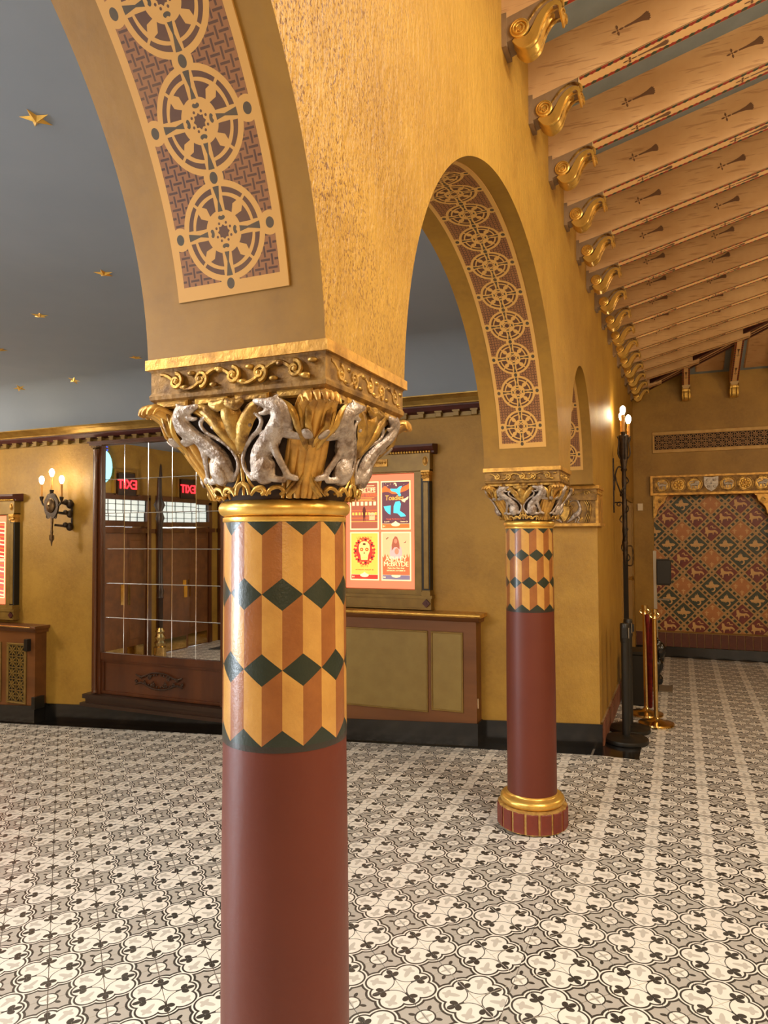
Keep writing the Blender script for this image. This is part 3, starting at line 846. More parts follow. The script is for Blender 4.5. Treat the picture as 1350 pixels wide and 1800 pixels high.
# gilded stars
def star_mesh():
    mb = MB(); n = 5; vs = [(0, 0, -.016)]
    for k in range(10):
        a = PI*k/5+.3; r = .062 if k % 2 == 0 else .024; vs.append((r*math.cos(a), r*math.sin(a), 0))
    mb.add(vs, [(0, 1+(k+1) % 10, 1+k) for k in range(10)]+[tuple(range(1, 11))]); return mb.mesh('ceiling_star', M['gold_bright'], 0)
STAR = star_mesh()
stars = [((-2.255, 1.928), 'largest gilded plaster star, highest on the blue-grey ceiling'),
         ((-3.223, 3.254), 'gilded star on the ceiling beside the near arch edge, second largest'),
         ((-4.266, 3.695), 'gilded ceiling star left of and below the second largest star'),
         ((-4.497, 4.926), 'small gilded ceiling star just left of the near column capital'),
         ((-5.36, 4.241), 'gilded ceiling star cut by the left edge of the picture'),
         ((-5.55, 5.22), 'small gilded star over the mirror cabinet near the ceiling cove'),
         ((-6.35, 5.26), 'small gilded star low on the ceiling above the wall sconce')]
for (sx, sy), lb in stars:
    z = CZ if sy < 5.2 else CZ-.055
    o = link('ceiling_star', STAR, None, (sx, sy, z-.001), random.uniform(0, 1.2)); tag(o, lb, 'star', 'gilded stars on the ceiling')
    o.scale = (1, 1, 1)
    if sy > 5.2: o.rotation_euler = (math.radians(-25), 0, o.rotation_euler.z)

# ------------------------------------------------------------------ mirror cabinet
MY = PW-.04
mc = thing('framed_mirror', 'tall mahogany framed mirror of many panes above a carved wooden panel', 'mirror', (-4.98, PW, 0))
mxa, mxb = -5.74, -4.20; mza, mzb = .455, 2.675
L = lambda mb, x0, x1, y0, y1, z0, z1: mb.box(x0+4.98, x1+4.98, y0-PW, y1-PW, z0, z1)
mb = MB()
L(mb, -5.86, mxa, PW-.07, PW, -.06, 2.70); L(mb, mxb, -4.10, PW-.07, PW, -.06, 2.70)
L(mb, -5.90, -4.06, PW-.09, PW, mzb, 2.71); L(mb, -5.92, -4.04, PW-.10, PW, 2.70, 2.716)
L(mb, mxa-.01, mxb+.01, PW-.065, PW, mza-.07, mza)
obj('frame', mb, M['wood'], mc)
mb = MB(); L(mb, mxa, mxb, PW-.035, PW, .0, mza-.07); 
for (a0, a1, b0, b1) in ((mxa+.001, mxb-.001, .36, .384), (mxa+.001, mxb-.001, .021, .05), (mxa+.001, mxa+.03, .051, .359), (mxb-.03, mxb-.001, .051, .359)): L(mb, a0, a1, PW-.05, PW-.03, b0, b1)
obj('lower_panel', mb, M['wood'], mc)
mb = MB(); L(mb, -5.93, -4.03, PW-.13, PW, -.03, .015); L(mb, -5.90, -4.06, PW-.115, PW, -.075, -.03); L(mb, -5.95, -4.01, PW-.145, PW, -.11, -.075)
obj('sill', mb, M['wood_dk'], mc)
for sx in (-5.80, -4.15):
    mb = MB(); pr = [(.03, 0), (.03, .02), (.024, .03), (.028, .04), (.022, .06), (.019, .1), (.018, 2.45), (.022, 2.47), (.019, 2.49), (.024, 2.53), (.032, 2.58), (.034, 2.60)]
    mb.lathe(pr, 16); obj('turned_column', mb, M['wood'], mc, (sx+4.98, -.085, .03), smooth=60)
    mb = MB()
    for q in range(6): mb.ball((.028*math.cos(q*PI/3), .028*math.sin(q*PI/3), 0), .014, n=6, m=4)
    mb.box(-.04, .04, -.04, .04, .012, .03); obj('carved_capital', mb, M['bronze'], mc, (sx+4.98, -.085, 2.63), smooth=60)
mb = MB()
cx0, cz0 = 0.01, .205
for sg in (1, -1):
    for q in range(5):
        mb.tube(spiral(cx0+sg*(.07+q*.055), cz0+.035*(1 if q % 2 else -1)*(1-q*.12), .028-q*.003, PI/2, 1.3, 12, -.055, sg if q % 2 else -sg), .006, 5)
    mb.tube(smoothpath([(cx0, -.055, cz0+.085), (cx0+sg*.1, -.055, cz0+.075), (cx0+sg*.22, -.055, cz0+.03), (cx0+sg*.30, -.055, cz0+.05)], 5), .008, 5)
    mb.tube(smoothpath([(cx0, -.055, cz0-.085), (cx0+sg*.1, -.055, cz0-.075), (cx0+sg*.22, -.055, cz0-.03), (cx0+sg*.30, -.055, cz0-.05)], 5), .008, 5)
    for q in range(7): mb.ball((cx0+sg*(.03+q*.035), -.05, cz0+.06-q*.005), .011, n=6, m=4); mb.ball((cx0+sg*(.03+q*.035), -.05, cz0-.06+q*.005), .011, n=6, m=4)
obj('carved_ornament', mb, M['wood_dk'], mc, smooth=60)
xs_ = [mxa, -5.449, -5.129, -4.818, -4.518, mxb]; zs_ = [mza, .83, 1.194, 1.56, 1.939, 2.301, mzb]
for i in range(5):
    for j in range(6):
        x0_, x1_, z0_, z1_ = xs_[i], xs_[i+1], zs_[j], zs_[j+1]
        w2, h2 = (x1_-x0_)/2-.0006, (z1_-z0_)/2-.0006; b = .0035
        mb = MB(); vs = [(-w2, .002, -h2), (w2, .002, -h2), (w2, .002, h2), (-w2, .002, h2), (-w2+b, 0, -h2+b), (w2-b, 0, -h2+b), (w2-b, 0, h2-b), (-w2+b, 0, h2-b)]
        mb.add(vs, [(4, 5, 6, 7)], 0); mb.add(vs, [(0, 1, 5, 4), (1, 2, 6, 5), (2, 3, 7, 6), (3, 0, 4, 7)], 1)
        o = obj('mirror_pane', mb, [M['mirror'], M['mirror_edge']], mc, ((x0_+x1_)/2+4.98, MY-PW, (z0_+z1_)/2), smooth=0)
        o.rotation_euler = (random.uniform(-.0012, .0012), 0, random.uniform(-.0012, .0012))

# ------------------------------------------------------------------ poster cases
POS_RED = None
def lit(name, c, s=1.0):
    if name not in M: M[name] = emis(name, c, s)
    return M[name]
LR = lit('backlit_red_board', srgb(232, 118, 82), 1.15)
def case(xc, dz, label):
    t = thing('poster_case', label, 'poster case', (xc, PW, dz))
    hw = .338
    mb = MB(); mb.box(-hw, hw, -.035, 0, 1.215, 2.235); obj('light_board', mb, LR, t, smooth=0)
    mb = MB()
    for a in ((-hw-.065, -hw, 1.16, 2.28), (hw, hw+.065, 1.16, 2.28), (-hw, hw, 1.16, 1.21), (-hw, hw, 2.24, 2.29)): mb.box(a[0], a[1], -.06, 0, a[2], a[3])
    obj('case_frame', mb, M['olive_gold'], t)
    mb = MB()
    for a in ((-hw-.085, -hw-.065, 1.15, 2.30), (hw+.065, hw+.085, 1.15, 2.30), (-hw-.08, hw+.08, 1.145, 1.16)): mb.box(a[0], a[1], -.055, 0, a[2], a[3])
    obj('dark_reveal', mb, M['black'], t)
    for s in (1, -1):
        xc_ = s*(hw+.115); mb = MB(); mb.bevbox(xc_-.034, xc_+.034, -.075, 0, 1.20, 2.16, .004); obj('pilaster', mb, M['black'], t)
        mb = MB(); mb.bevbox(xc_-.022, xc_+.022, -.083, -.06, 1.225, 2.15, .003); obj('pilaster_panel', mb, M['olive_gold'], t)
        mb = MB(); mb.box(xc_-.04, xc_+.04, -.095, 0, 1.165, 1.20); mb.box(xc_-.036, xc_+.036, -.09, 0, 1.20, 1.212); obj('pilaster_base', mb, M['olive_gold'], t)
        mb = MB()
        for q in (-1, 0, 1): mb.ball((xc_+q*.024, -.085, 2.225), .019, n=8, m=5); mb.tube(spiral(xc_+q*.022, 2.195, .014, 0, 1.2, 10, -.09, q or 1), .005, 5)
        mb.box(xc_-.04, xc_+.04, -.095, 0, 2.238, 2.252); mb.box(xc_-.03, xc_+.03, -.07, 0, 2.16, 2.24)
        obj('pilaster_capital', mb, M['gold_worn'], t, smooth=60)
        mb = MB(); mb.ball((xc_, -.095, 2.335), .026, sx=.75, sy=.5, sz=1.35, n=14, m=8); mb.lathe([(.024, -.005), (.032, 0), (.032, .004), (.024, .006)], 16, T=Matrix.Translation((xc_, -.085, 2.335)) @ Matrix.Diagonal((.8, 1, 1.35, 1)) @ Matrix.Rotation(PI/2, 4, 'X'))
        obj('cameo', mb, M['gold_worn'], t, smooth=60)
        mb = MB(); d = .036; mb.prism([(xc_, 1.10-d), (xc_+d, 1.10), (xc_, 1.10+d), (xc_-d, 1.10)], -.092, -.07); mb.prism([(xc_, 1.10-.012), (xc_+.012, 1.10), (xc_, 1.10+.012), (xc_-.012, 1.10)], -.096, -.07)
        obj('diamond_boss', mb, M['plum'], t)
    W = hw+.155
    mb = MB(); mb.box(-W, W, -.085, 0, 2.25, 2.405); mb.box(-W, W, -.092, 0, 2.252, 2.262); obj('entablature', mb, M['olive_gold'], t)
    mb = MB(); mb.box(-.10, .10, -.095, -.07, 2.30, 2.365); 
    for q in range(-3, 4): mb.tube(spiral(q*.027, 2.332, .013, 0, 1.2, 10, -.098, 1), .004, 5)
    obj('carved_tablet', mb, M['gold_worn'], t, smooth=60)
    mb = MB(); mb.prism([(0, 2.40), (-.10, 2.405), (-.10, 2.42), (-.125, 2.435), (-.145, 2.455), (-.145, 2.475), (0, 2.49)], -W-.045, W+.045, 'yz'); obj('cornice', mb, M['plum'], t)
    mb = MB(); n = 40
    for q in range(n): mb.ball((-W-.02+(2*W+.04)*(q+.5)/n, -.112, 2.413), .012, sz=1.0, n=6, m=4)
    obj('egg_moulding', mb, M['gold_bright'], t, smooth=60)
    mb = MB(); mb.box(-W, W, -.075, 0, 1.055, 1.145); mb.box(-W-.012, W+.012, -.088, 0, 1.14, 1.168); mb.box(-W-.004, W+.004, -.085, 0, 1.045, 1.06); obj('apron', mb, M['olive_gold'], t)
    return t
case(-2.503, 0, 'gilt backlit poster case with four posters above the right radiator cover')
case(-7.52, -.30, 'gilt backlit poster case cut by the left edge beside the wall sconce')

Y1 = -.037
def quad(par, name, x0, x1, z0, z1, y, mt, th=.0012):
    mb = MB(); mb.box(x0, x1, y-th, y, z0, z1); return obj(name, mb, mt, par, smooth=0)
def poly(par, name, pts, y, mt, th=.0010):
    mb = MB(); mb.prism(pts, y-th, y); return obj(name, mb, mt, par, smooth=0)
def ell(cx_, cz, rx, rz, n=20, a0=0, a1=2*PI): return [(cx_+rx*math.cos(a0+(a1-a0)*k/n), cz+rz*math.sin(a0+(a1-a0)*k/n)) for k in range(n)]
def words(par, s, x, z, size, y, mt, **k):
    o = link('lettering', text_mesh(s, size, mt, **k), par, (x, y, z), rot=(PI/2, 0, 0)); return o
CR = lit('backlit_cream', srgb(255, 226, 160), 1.25)
def poster(xc, zc, label, bg, strip):
    t = thing('poster', label, 'poster', (xc, PW+Y1, zc), 0, 'backlit concert posters in the cases')
    w2, h2 = .1415, .2165
    quad(t, 'paper', -w2, w2, -h2, h2, 0, CR)
    quad(t, 'artwork', -w2+.010, w2-.010, -h2+(.052 if strip else .010), h2-.010, -.0012, bg)
    if strip:
        quad(t, 'footer', -w2+.010, w2-.010, -h2+.010, -h2+.05, -.0012, strip)
        poly(t, 'venue_badge', ell(0, -h2+.045, .042, .017), -.0024, CR)
        poly(t, 'badge_peak', [(-.02, -h2+.06), (.02, -h2+.06), (0, -h2+.075)], -.0024, CR)
        words(t, 'B4', -.112, -h2+.022, .022, -.0024, CR)
    return t
brn = lit('print_brown', srgb(170, 92, 66), .95); prp = lit('print_plum', srgb(104, 62, 70), .95); org = lit('print_orange', srgb(240, 108, 48), 1.1)
blu = lit('print_sky_blue', srgb(88, 200, 216), 1.05); yel = lit('print_yellow', srgb(250, 188, 78), 1.05); red = lit('print_red', srgb(214, 52, 40), 1.1)
tanp = lit('print_tan', srgb(232, 182, 128), 1.0); slate = lit('print_slate', srgb(130, 112, 130), 1.0); rust = lit('print_rust', srgb(206, 104, 62), 1.0); dkb = lit('print_dark', srgb(92, 40, 30), .9)
skin = lit('print_skin', srgb(226, 130, 98), 1.0); mauve = lit('print_mauve', srgb(198, 170, 160), 1.0)
# top right: night sky with blue tail shapes
t = poster(-2.349, 1.958, 'backlit poster with blue tail shapes and orange clouds on dark sky, upper right', prp, org)
poly(t, 'cloud', [(-.131, .15), (-.10, .175), (-.07, .15), (-.04, .14), (-.01, .125), (.02, .13), (.05, .145), (.08, .165), (.11, .175), (.131, .19), (.131, .145), (.10, .125), (.06, .115), (.02, .10), (-.03, .10), (-.07, .12), (-.10, .12), (-.131, .115)], -.0025, org)
poly(t, 'blue_tail', [(-.05, .148), (-.04, .125), (.0, .115), (.02, .10), (.035, .075), (.055, .085), (.045, .11), (.05, .14), (.065, .17), (.04, .165), (.015, .145), (-.015, .145)], -.0035, blu)
poly(t, 'blue_tail', [(-.115, -.01), (-.045, -.002), (-.048, -.085), (-.07, -.075), (-.10, -.045)], -.0025, blu)
poly(t, 'blue_tail', [(-.02, -.07), (-.018, -.01), (.0, .03), (.04, .035), (.052, .01), (.045, -.03), (.04, -.05), (.085, -.08), (.10, -.10), (.05, -.105), (.02, -.075)], -.0025, blu)
poly(t, 'moon', [(-.02, .195), (.0, .198), (.012, .185), (.008, .168), (.0, .172), (.0, .185)], -.0025, CR)
for q in range(14): poly(t, 'star_dot', ell(random.uniform(-.12, .12), random.uniform(.165, .2), .0022, .0022, 6), -.0022, CR)
words(t, 'Toadies', -.012, .045, .062, -.0040, yel, shear=.1, space=.92)
words(t, 'Through The Boomtown Tour', 0, -.128, .0145, -.003, org)
words(t, 'Local H', -.085, -.152, .016, -.003, CR); words(t, 'October 24', .08, -.152, .015, -.003, CR)
poly(t, 'bolt', [(.055, .045), (.09, .055), (.125, .075), (.118, .05), (.095, .038), (.09, .022), (.07, .03)], -.0045, CR)
# bottom right
t = poster(-2.347, 1.503, 'backlit poster of a long-haired person in white above rust-coloured grass, lower right', tanp, slate)
poly(t, 'grass', [(-.131, -.165), (-.131, .0)]+[(-.131+.262*q/20, (-.02 if q % 2 else .02)+.03*abs(q-10)/10-.02) for q in range(1, 20)]+[(.131, .03), (.131, -.165)], -.0025, rust)
poly(t, 'shirt', [(-.055, -.02), (-.06, .04), (-.045, .09), (-.01, .105), (.02, .10), (.05, .08), (.06, .03), (.05, -.02)], -.003, mauve)
poly(t, 'hair', [(-.04, .05), (-.04, .10), (-.028, .15), (-.008, .178), (.012, .172), (.026, .14), (.034, .10), (.036, .06), (.01, .08), (-.015, .08)], -.0035, brn)
poly(t, 'face', ell(-.002, .135, .014, .021), -.0045, skin); poly(t, 'hands', ell(.008, .045, .02, .028), -.0045, skin)
poly(t, 'bird_mark', [(-.095, .155), (-.08, .168), (-.065, .162), (-.08, .16), (-.088, .148)], -.003, dkb); poly(t, 'bird_mark', [(.07, .12), (.085, .125), (.10, .14), (.09, .12)], -.003, dkb)
words(t, 'ASHLEY', 0, -.045, .062, -.0045, CR, space=.95); words(t, 'McBRYDE', 0, -.088, .060, -.0045, CR, space=.92)
words(t, 'Make One More Stop', 0, -.110, .018, -.0045, CR); words(t, 'SATURDAY, OCTOBER 25', 0, -.132, .0155, -.0045, CR)
# bottom left
t = poster(-2.655, 1.503, 'backlit yellow poster with a decorated skull in a red floral wreath', yel, red)
poly(t, 'wreath', [((.098+.014*(q % 2))*math.cos(2*PI*q/48), .045+(.118+.014*(q % 2))*math.sin(2*PI*q/48)) for q in range(48)], -.0025, red)
for q in range(22):
    a = 2*PI*q/22; poly(t, 'petal', ell(.088*math.cos(a), .045+.105*math.sin(a), .010, .010, 8), -.0035, (org, yel, dkb)[q % 3])
poly(t, 'skull', [(-.055, .075), (-.05, .105), (-.03, .128), (0, .135), (.03, .128), (.05, .105), (.055, .075), (.052, .04), (.038, .01), (.032, -.035), (-.032, -.035), (-.038, .01), (-.052, .04)], -.0042, lit('print_pale_yellow', srgb(255, 214, 120), 1.1))
for sg in (1, -1):
    poly(t, 'eye', ell(sg*.026, .06, .017, .017, 14), -.0052, red); poly(t, 'eye', ell(sg*.026, .06, .008, .008, 10), -.006, yel)
poly(t, 'nose', [(-.008, .022), (.008, .022), (0, .04)], -.0052, dkb); poly(t, 'brow_flower', ell(0, .108, .016, .009), -.0052, dkb)
for q in range(-3, 4): quad(t, 'tooth', q*.008-.0008, q*.008+.0008, -.022, -.006, -.0052, dkb, .0008)
words(t, 'LOS LONELY', 0, .158, .026, -.0045, org); words(t, 'BOYS', 0, -.098, .030, -.0045, org); words(t, 'SATURDAY, AUGUST 30', 0, -.128, .0165, -.003, dkb)
# top left
t = poster(-2.655, 1.958, 'backlit brown poster with lines of lettering over a dim street front', brn, None)
words(t, 'MORE LIFE', 0, .125, .050, -.003, CR, space=.95); words(t, 'RANDY TRAVIS', 0, .082, .040, -.003, org, space=.9)
for z_, w_ in ((.178, .10), (.160, .11), (.116, .11), (.070, .10), (.058, .075), (.046, .11)): quad(t, 'text_rule', -w_, w_, z_, z_+.003, -.0025, CR if z_ > .1 else yel)
for q in range(6): quad(t, 'lit_window', -.118+q*.042, -.094+q*.042, .002, .036, -.0025, CR)
for q in range(8): quad(t, 'shop_front', -.12+q*.032, -.10+q*.032, -.085, -.06, -.0025, yel)
quad(t, 'street_line', -.131, .131, -.045, -.040, -.0025, org); quad(t, 'street_line', -.131, .131, -.115, -.108, -.0025, org); quad(t, 'street_line', -.131, .131, -.145, -.141, -.0025, yel)
poly(t, 'standing_figure', [(-.008, -.155), (-.012, -.08), (-.016, -.04), (-.008, -.015), (0, -.002), (.008, -.015), (.016, -.04), (.012, -.08), (.010, -.155), (.002, -.10)], -.0035, dkb)
quad(t, 'notice', .05, .105, -.13, -.065, -.0035, tanp); words(t, 'SOLD', .078, -.095, .018, -.005, brn)
# left case: right-hand edge of its posters shows
for zc, lb, c in ((1.648, 'backlit red and cream poster in the left case, upper sheet', red), (1.203, 'backlit red poster in the left case, lower sheet', lit('print_coral', srgb(240, 84, 78), 1.15))):
    for xc in (-7.366,):
        t = poster(xc, zc, lb, c, None)
        for q in range(9): poly(t, 'brush_stroke', [(.131, -.19+q*.045), (.02, -.18+q*.045), (-.1, -.195+q*.045), (.02, -.165+q*.045), (.131, -.175+q*.045)], -.0025, (CR, tanp, org)[q % 3])
        words(t, 'LIVE', 0, -.02, .07, -.0035, CR)

# ------------------------------------------------------------------ radiator covers
def grille_cell(s, mt, th=.008):
    """pierced square cell: four petals in a frame"""
    mb = MB(); h = s/2; w_ = s*.045
    for a in ((-h, h, -h, -h+w_), (-h, h, h-w_, h), (-h, -h+w_, -h, h), (h-w_, h, -h, h)): mb.box(a[0], a[1], -th, 0, a[2], a[3])
    for k in range(4):
        T = Matrix.Rotation(k*PI/2, 4, 'Y')
        mb.prism([(0, 0), (h*.42, h*.20), (h*.95, h*.95), (h*.20, h*.42)], -th, 0, T=T)
        mb.prism([(h*.30, -h*.07), (h*.62, -h*.16), (h*.95, 0), (h*.62, h*.16), (h*.30, h*.07)], -th*.9, 0, T=T)
    mb.prism(ell(0, 0, h*.20, h*.20, 8), -th*1.1, 0)
    return mb.mesh('grille_cell', mt, 0)
def cover(x0, x1, zt, label, grilled):
    t = thing('radiator_cover', label, 'radiator cover', ((x0+x1)/2, PW, 0)); xm = (x0+x1)/2
    D = -.15; a, b = x0-xm, x1-xm
    def sb(mb, xa, xb, y0, y1, h0, h1, top=None):
        f = lambda x_, h: (fz(x_+xm)+h)
        mb.add([(xa, y0, f(xa, h0)), (xb, y0, f(xb, h0)), (xb, y1, f(xb, h0)), (xa, y1, f(xa, h0)), (xa, y0, top if top else f(xa, h1)), (xb, y0, top if top else f(xb, h1)), (xb, y1, top if top else f(xb, h1)), (xa, y1, top if top else f(xa, h1))],
               [(0, 3, 2, 1), (4, 5, 6, 7), (0, 1, 5, 4), (1, 2, 6, 5), (2, 3, 7, 6), (3, 0, 4, 7)])
    mb = MB(); sb(mb, a, b, D, 0, .19, 0, zt-.06); obj('body', mb, M['wood_lt'], t, smooth=0)
    mb = MB(); sb(mb, a-.012, b+.012, D-.015, 0, 0, .195); obj('marble_plinth', mb, M['marble'], t, smooth=0)
    mb = MB(); mb.prism([(0, zt-.075), (D-.005, zt-.07), (D-.03, zt-.05), (D-.045, zt-.03), (0, zt-.03)], a-.03, b+.03, 'yz'); obj('top_moulding', mb, M['wood_lt'], t)
    mb = MB(); mb.bevbox(a-.055, b+.055, D-.06, 0, zt-.03, zt, .008); obj('top_shelf', mb, M['gold_worn'] if not grilled else M['wood_lt'], t)
    mb = MB(); mb.tube([(a-.05, D-.058, zt-.012), (b+.05-(.06 if grilled else 0), D-.058, zt-.012)], .009, 8); obj('nosing_strip', mb, M['brass'] if grilled else M['gold_bright'], t, smooth=60)
    return t, D, xm
t, D, xm = cover(-3.41, -1.592, 1.035, 'low brown radiator cover with khaki panels beneath the right poster case', False)
for (xa, xb) in ((-3.302, -3.022), (-2.992, -2.014), (-1.985, -1.704)):
    za, zb = .245+fz(xa)*.4, .876
    mb = MB(); mb.box(xa-xm, xb-xm, D-.004, D+.01, za, zb); obj('inset_panel', mb, M['panel_gold'], t, smooth=0)
    mb = MB()
    for q in ((xa, xb, za, za+.014), (xa, xb, zb-.014, zb), (xa, xa+.014, za+.0145, zb-.0145), (xb-.014, xb, za+.0145, zb-.0145)): mb.bevbox(q[0]-xm, q[1]-xm, D-.012, D+.01, q[2], q[3], .003)
    obj('panel_bead', mb, M['olive_gold'], t, smooth=0)
mb = MB(); mb.bevbox(-1.592-xm-.005, -1.592-xm+.005, D+.03, D+.04, .25, .33, .001); obj('hinge', mb, M['white_pl'], t)
t, D, xm = cover(-8.45, -6.60, .705, 'brown radiator cover with pierced brass grilles at the left edge', True)
for (xa, xb) in ((-7.028, -6.726), (-7.42, -7.118), (-7.80, -7.50), (-8.18, -7.88)):
    za, zb = -.165, .505
    mb = MB(); mb.box(xa-xm, xb-xm, D-.002, D+.01, za, zb); obj('dark_backing', mb, M['black_hole'], t, smooth=0)
    mb = MB()
    for q in ((xa, xb, za, za+.02), (xa, xb, zb-.02, zb), (xa, xa+.028, za+.0205, zb-.0205), (xb-.028, xb, za+.0205, zb-.0205)): mb.bevbox(q[0]-xm, q[1]-xm, D-.016, D+.01, q[2], q[3], .004)
    fr_ = obj('grille_frame', mb, M['olive_gold'], t, smooth=0)
    cs = .123
    if 'cellm' not in M: M['cellm'] = grille_cell(.1235, M['olive_gold'])
    for i in range(2):
        for j in range(5): 
            o = link('grille_cell', M['cellm'], fr_, (xa-xm+.0285+.0615+i*.123, D-.004, za+.022+.0625+j*.1255)); 
mb = MB(); mb.box(-6.715-xm, -6.665-xm, D-.05, D, .43, .56); obj('control_box', mb, M['black'], t)
mb = MB(); mb.box(-6.615-xm, -6.565-xm, D-.03, D+.10, -.20, -.07); obj('corner_box', mb, M['black'], t)

# ------------------------------------------------------------------ wall sconce on the poster wall
t = thing('wall_sconce', 'three-candle wrought-iron wall sconce with bronze oval boss, lit', 'wall lamp', (-6.33, PW, 0))
def candle(t, x, y, z0, z1, r=.012):
    mb = MB(); mb.lathe([(.006, z0-.05), (.018, z0-.03), (.022, z0-.005), (.024, z0), (.012, z0+.004)], 14, T=Matrix.Translation((x, y, 0))); obj('candle_cup', mb, M['iron'], t, smooth=60)
    mb = MB(); mb.lathe([(r, z0), (r, z1)], 12, T=Matrix.Translation((x, y, 0))); obj('candle', mb, M['candle'], t, smooth=60)
    mb = MB(); mb.lathe([(.009, z1-.002), (.018, z1+.012), (.025, z1+.035), (.027, z1+.052), (.021, z1+.075), (.008, z1+.088), (.001, z1+.09)], 14, T=Matrix.Translation((x, y, 0))); obj('bulb', mb, M['bulb'], t, smooth=60)
    l = bpy.data.lights.new('bulb_glow', 'POINT'); l.energy = 9.0; l.color = (1, .74, .38); l.shadow_soft_size = .03
    lo = link('bulb_glow', l, t, (x, y, z1+.05)); return lo
candle(t, -.15, -.19, 2.13, 2.27); candle(t, 0, -.19, 2.20, 2.345); candle(t, .145, -.19, 2.12, 2.265)
mb = MB()
sh = [(0, 2.17), (.05, 2.155), (.075, 2.12), (.10, 2.08), (.105, 2.02), (.095, 1.97), (.075, 1.93), (.05, 1.90), (0, 1.885)]
mb.prism(sh+[(-x_, z_) for x_, z_ in reversed(sh[1:-1])], -.20, -.18)
for q in range(14):
    a = 2*PI*q/14; mb.ball((.095*math.cos(a), -.19, 2.03+.125*math.sin(a)), .014, n=6, m=4)
obj('shield_plate', mb, M['iron'], t, smooth=50)
mb = MB(); mb.ball((0, -.20, 2.03), .068, sx=.92, sy=.5, sz=1.2, n=20, m=12); mb.ball((0, -.235, 2.03), .010); obj('oval_boss', mb, M['bronze'], t, smooth=60)
mb = MB()
for s in (1, -1): mb.tube(smoothpath([(0, -.19, 2.0), (s*.08, -.19, 2.02), (s*.13, -.19, 2.05), (s*.147, -.19, 2.10)], 5), .010, 7)
mb.tube([(0, -.19, 2.1), (0, -.19, 2.17)], .009, 7)
for s in (1, -1): mb.tube(spiral(s*.05, 1.91, .03, PI/2, 1.2, 14, -.19, -s), .006, 6)
obj('candle_arms', mb, M['iron'], t, smooth=60)
mb = MB(); mb.lathe([(.003, 1.59), (.010, 1.63), (.022, 1.68), (.012, 1.72), (.018, 1.745), (.012, 1.77), (.018, 1.90), (.014, 1.92)], 12, T=Matrix.Translation((0, -.185, 0)))
for s in (1, -1): mb.tube(smoothpath([(0, -.185, 1.64), (s*.03, -.185, 1.66), (s*.028, -.185, 1.71)], 4), .005, 5)
obj('drop_stem', mb, M['bronze'], t, smooth=60)
mb = MB()
for z_, r_ in ((2.05, .055), (1.94, .045), (1.80, .05)):
    mb.ball((.105, -.04, z_), r_*.95, sx=.8, sy=.8, n=10, m=6); mb.ball((.085, -.08, z_+.02), r_*.6, n=8, m=5); mb.tube([(.10, -.05, z_), (.02, -.17, z_+.02)], .014, 6)
mb.tube([(.105, -.01, 1.80), (.105, -.01, 2.05)], .012, 6); obj('wall_mount', mb, M['iron'], t, smooth=60)

# ------------------------------------------------------------------ aisle ceiling: beams, brackets, boards
def zb0(k): return 3.675+.115*max(0.0, 1-k/5.0)
SLP = .25
ce = struct(link('ceiling_aisle', None))
def slope_panel(name, pts, mt, th=.02):
    mb = MB(); n = len(pts); mb.add(pts+[(a, b, c+th) for a, b, c in pts], [tuple(range(n-1, -1, -1)), tuple(range(n, 2*n))]+[(i, (i+1) % n, (i+1) % n+n, i+n) for i in range(n)])
    return obj(name, mb, mt, ce, smooth=0)
BH = .238; BW = .094; PITCH = .53
def beam_mesh(length, z, drop=0.0):
    """local: starts at wall (x=0), runs +x and rises; width along y"""
    mb = MB(); x0_ = .225
    h = BH
    for y0_, y1_ in ((-BW/2, BW/2),):
        a = (-.01, z+SLP*(-.01-x0_)); b = (length, z+SLP*(length-x0_))
        mb.prism([a, b, (b[0], b[1]+h), (a[0], a[1]+h)], y0_, y1_)
    return mb
ARROW_FACE = [(-.075, -.004), (-.03, -.006), (.012, -.013), (.045, -.026), (.047, -.020), (.054, -.019), (.050, -.011), (.057, -.006), (.052, 0), (.057, .006), (.050, .011), (.054, .019), (.047, .020), (.045, .026), (.012, .013), (-.03, .006), (-.075, .004)]
def motif(mb, T):
    mb.prism([(x_+.025, z_) for x_, z_ in ARROW_FACE], -.001, 0.001, T=T)
    cx_ = -.086
    for k in range(4):
        a = k*PI/2; R = T @ Matrix.Translation((cx_, 0, 0)) @ Matrix.Rotation(a, 4, 'Y')
        mb.prism([(.006, 0), (.014, .005), (.024, .0045), (.031, 0), (.024, -.0045), (.014, -.005)], -.001, .001, T=R)
    mb.prism(ell(cx_, 0, .004, .004, 6), -.001, .001, T=T)
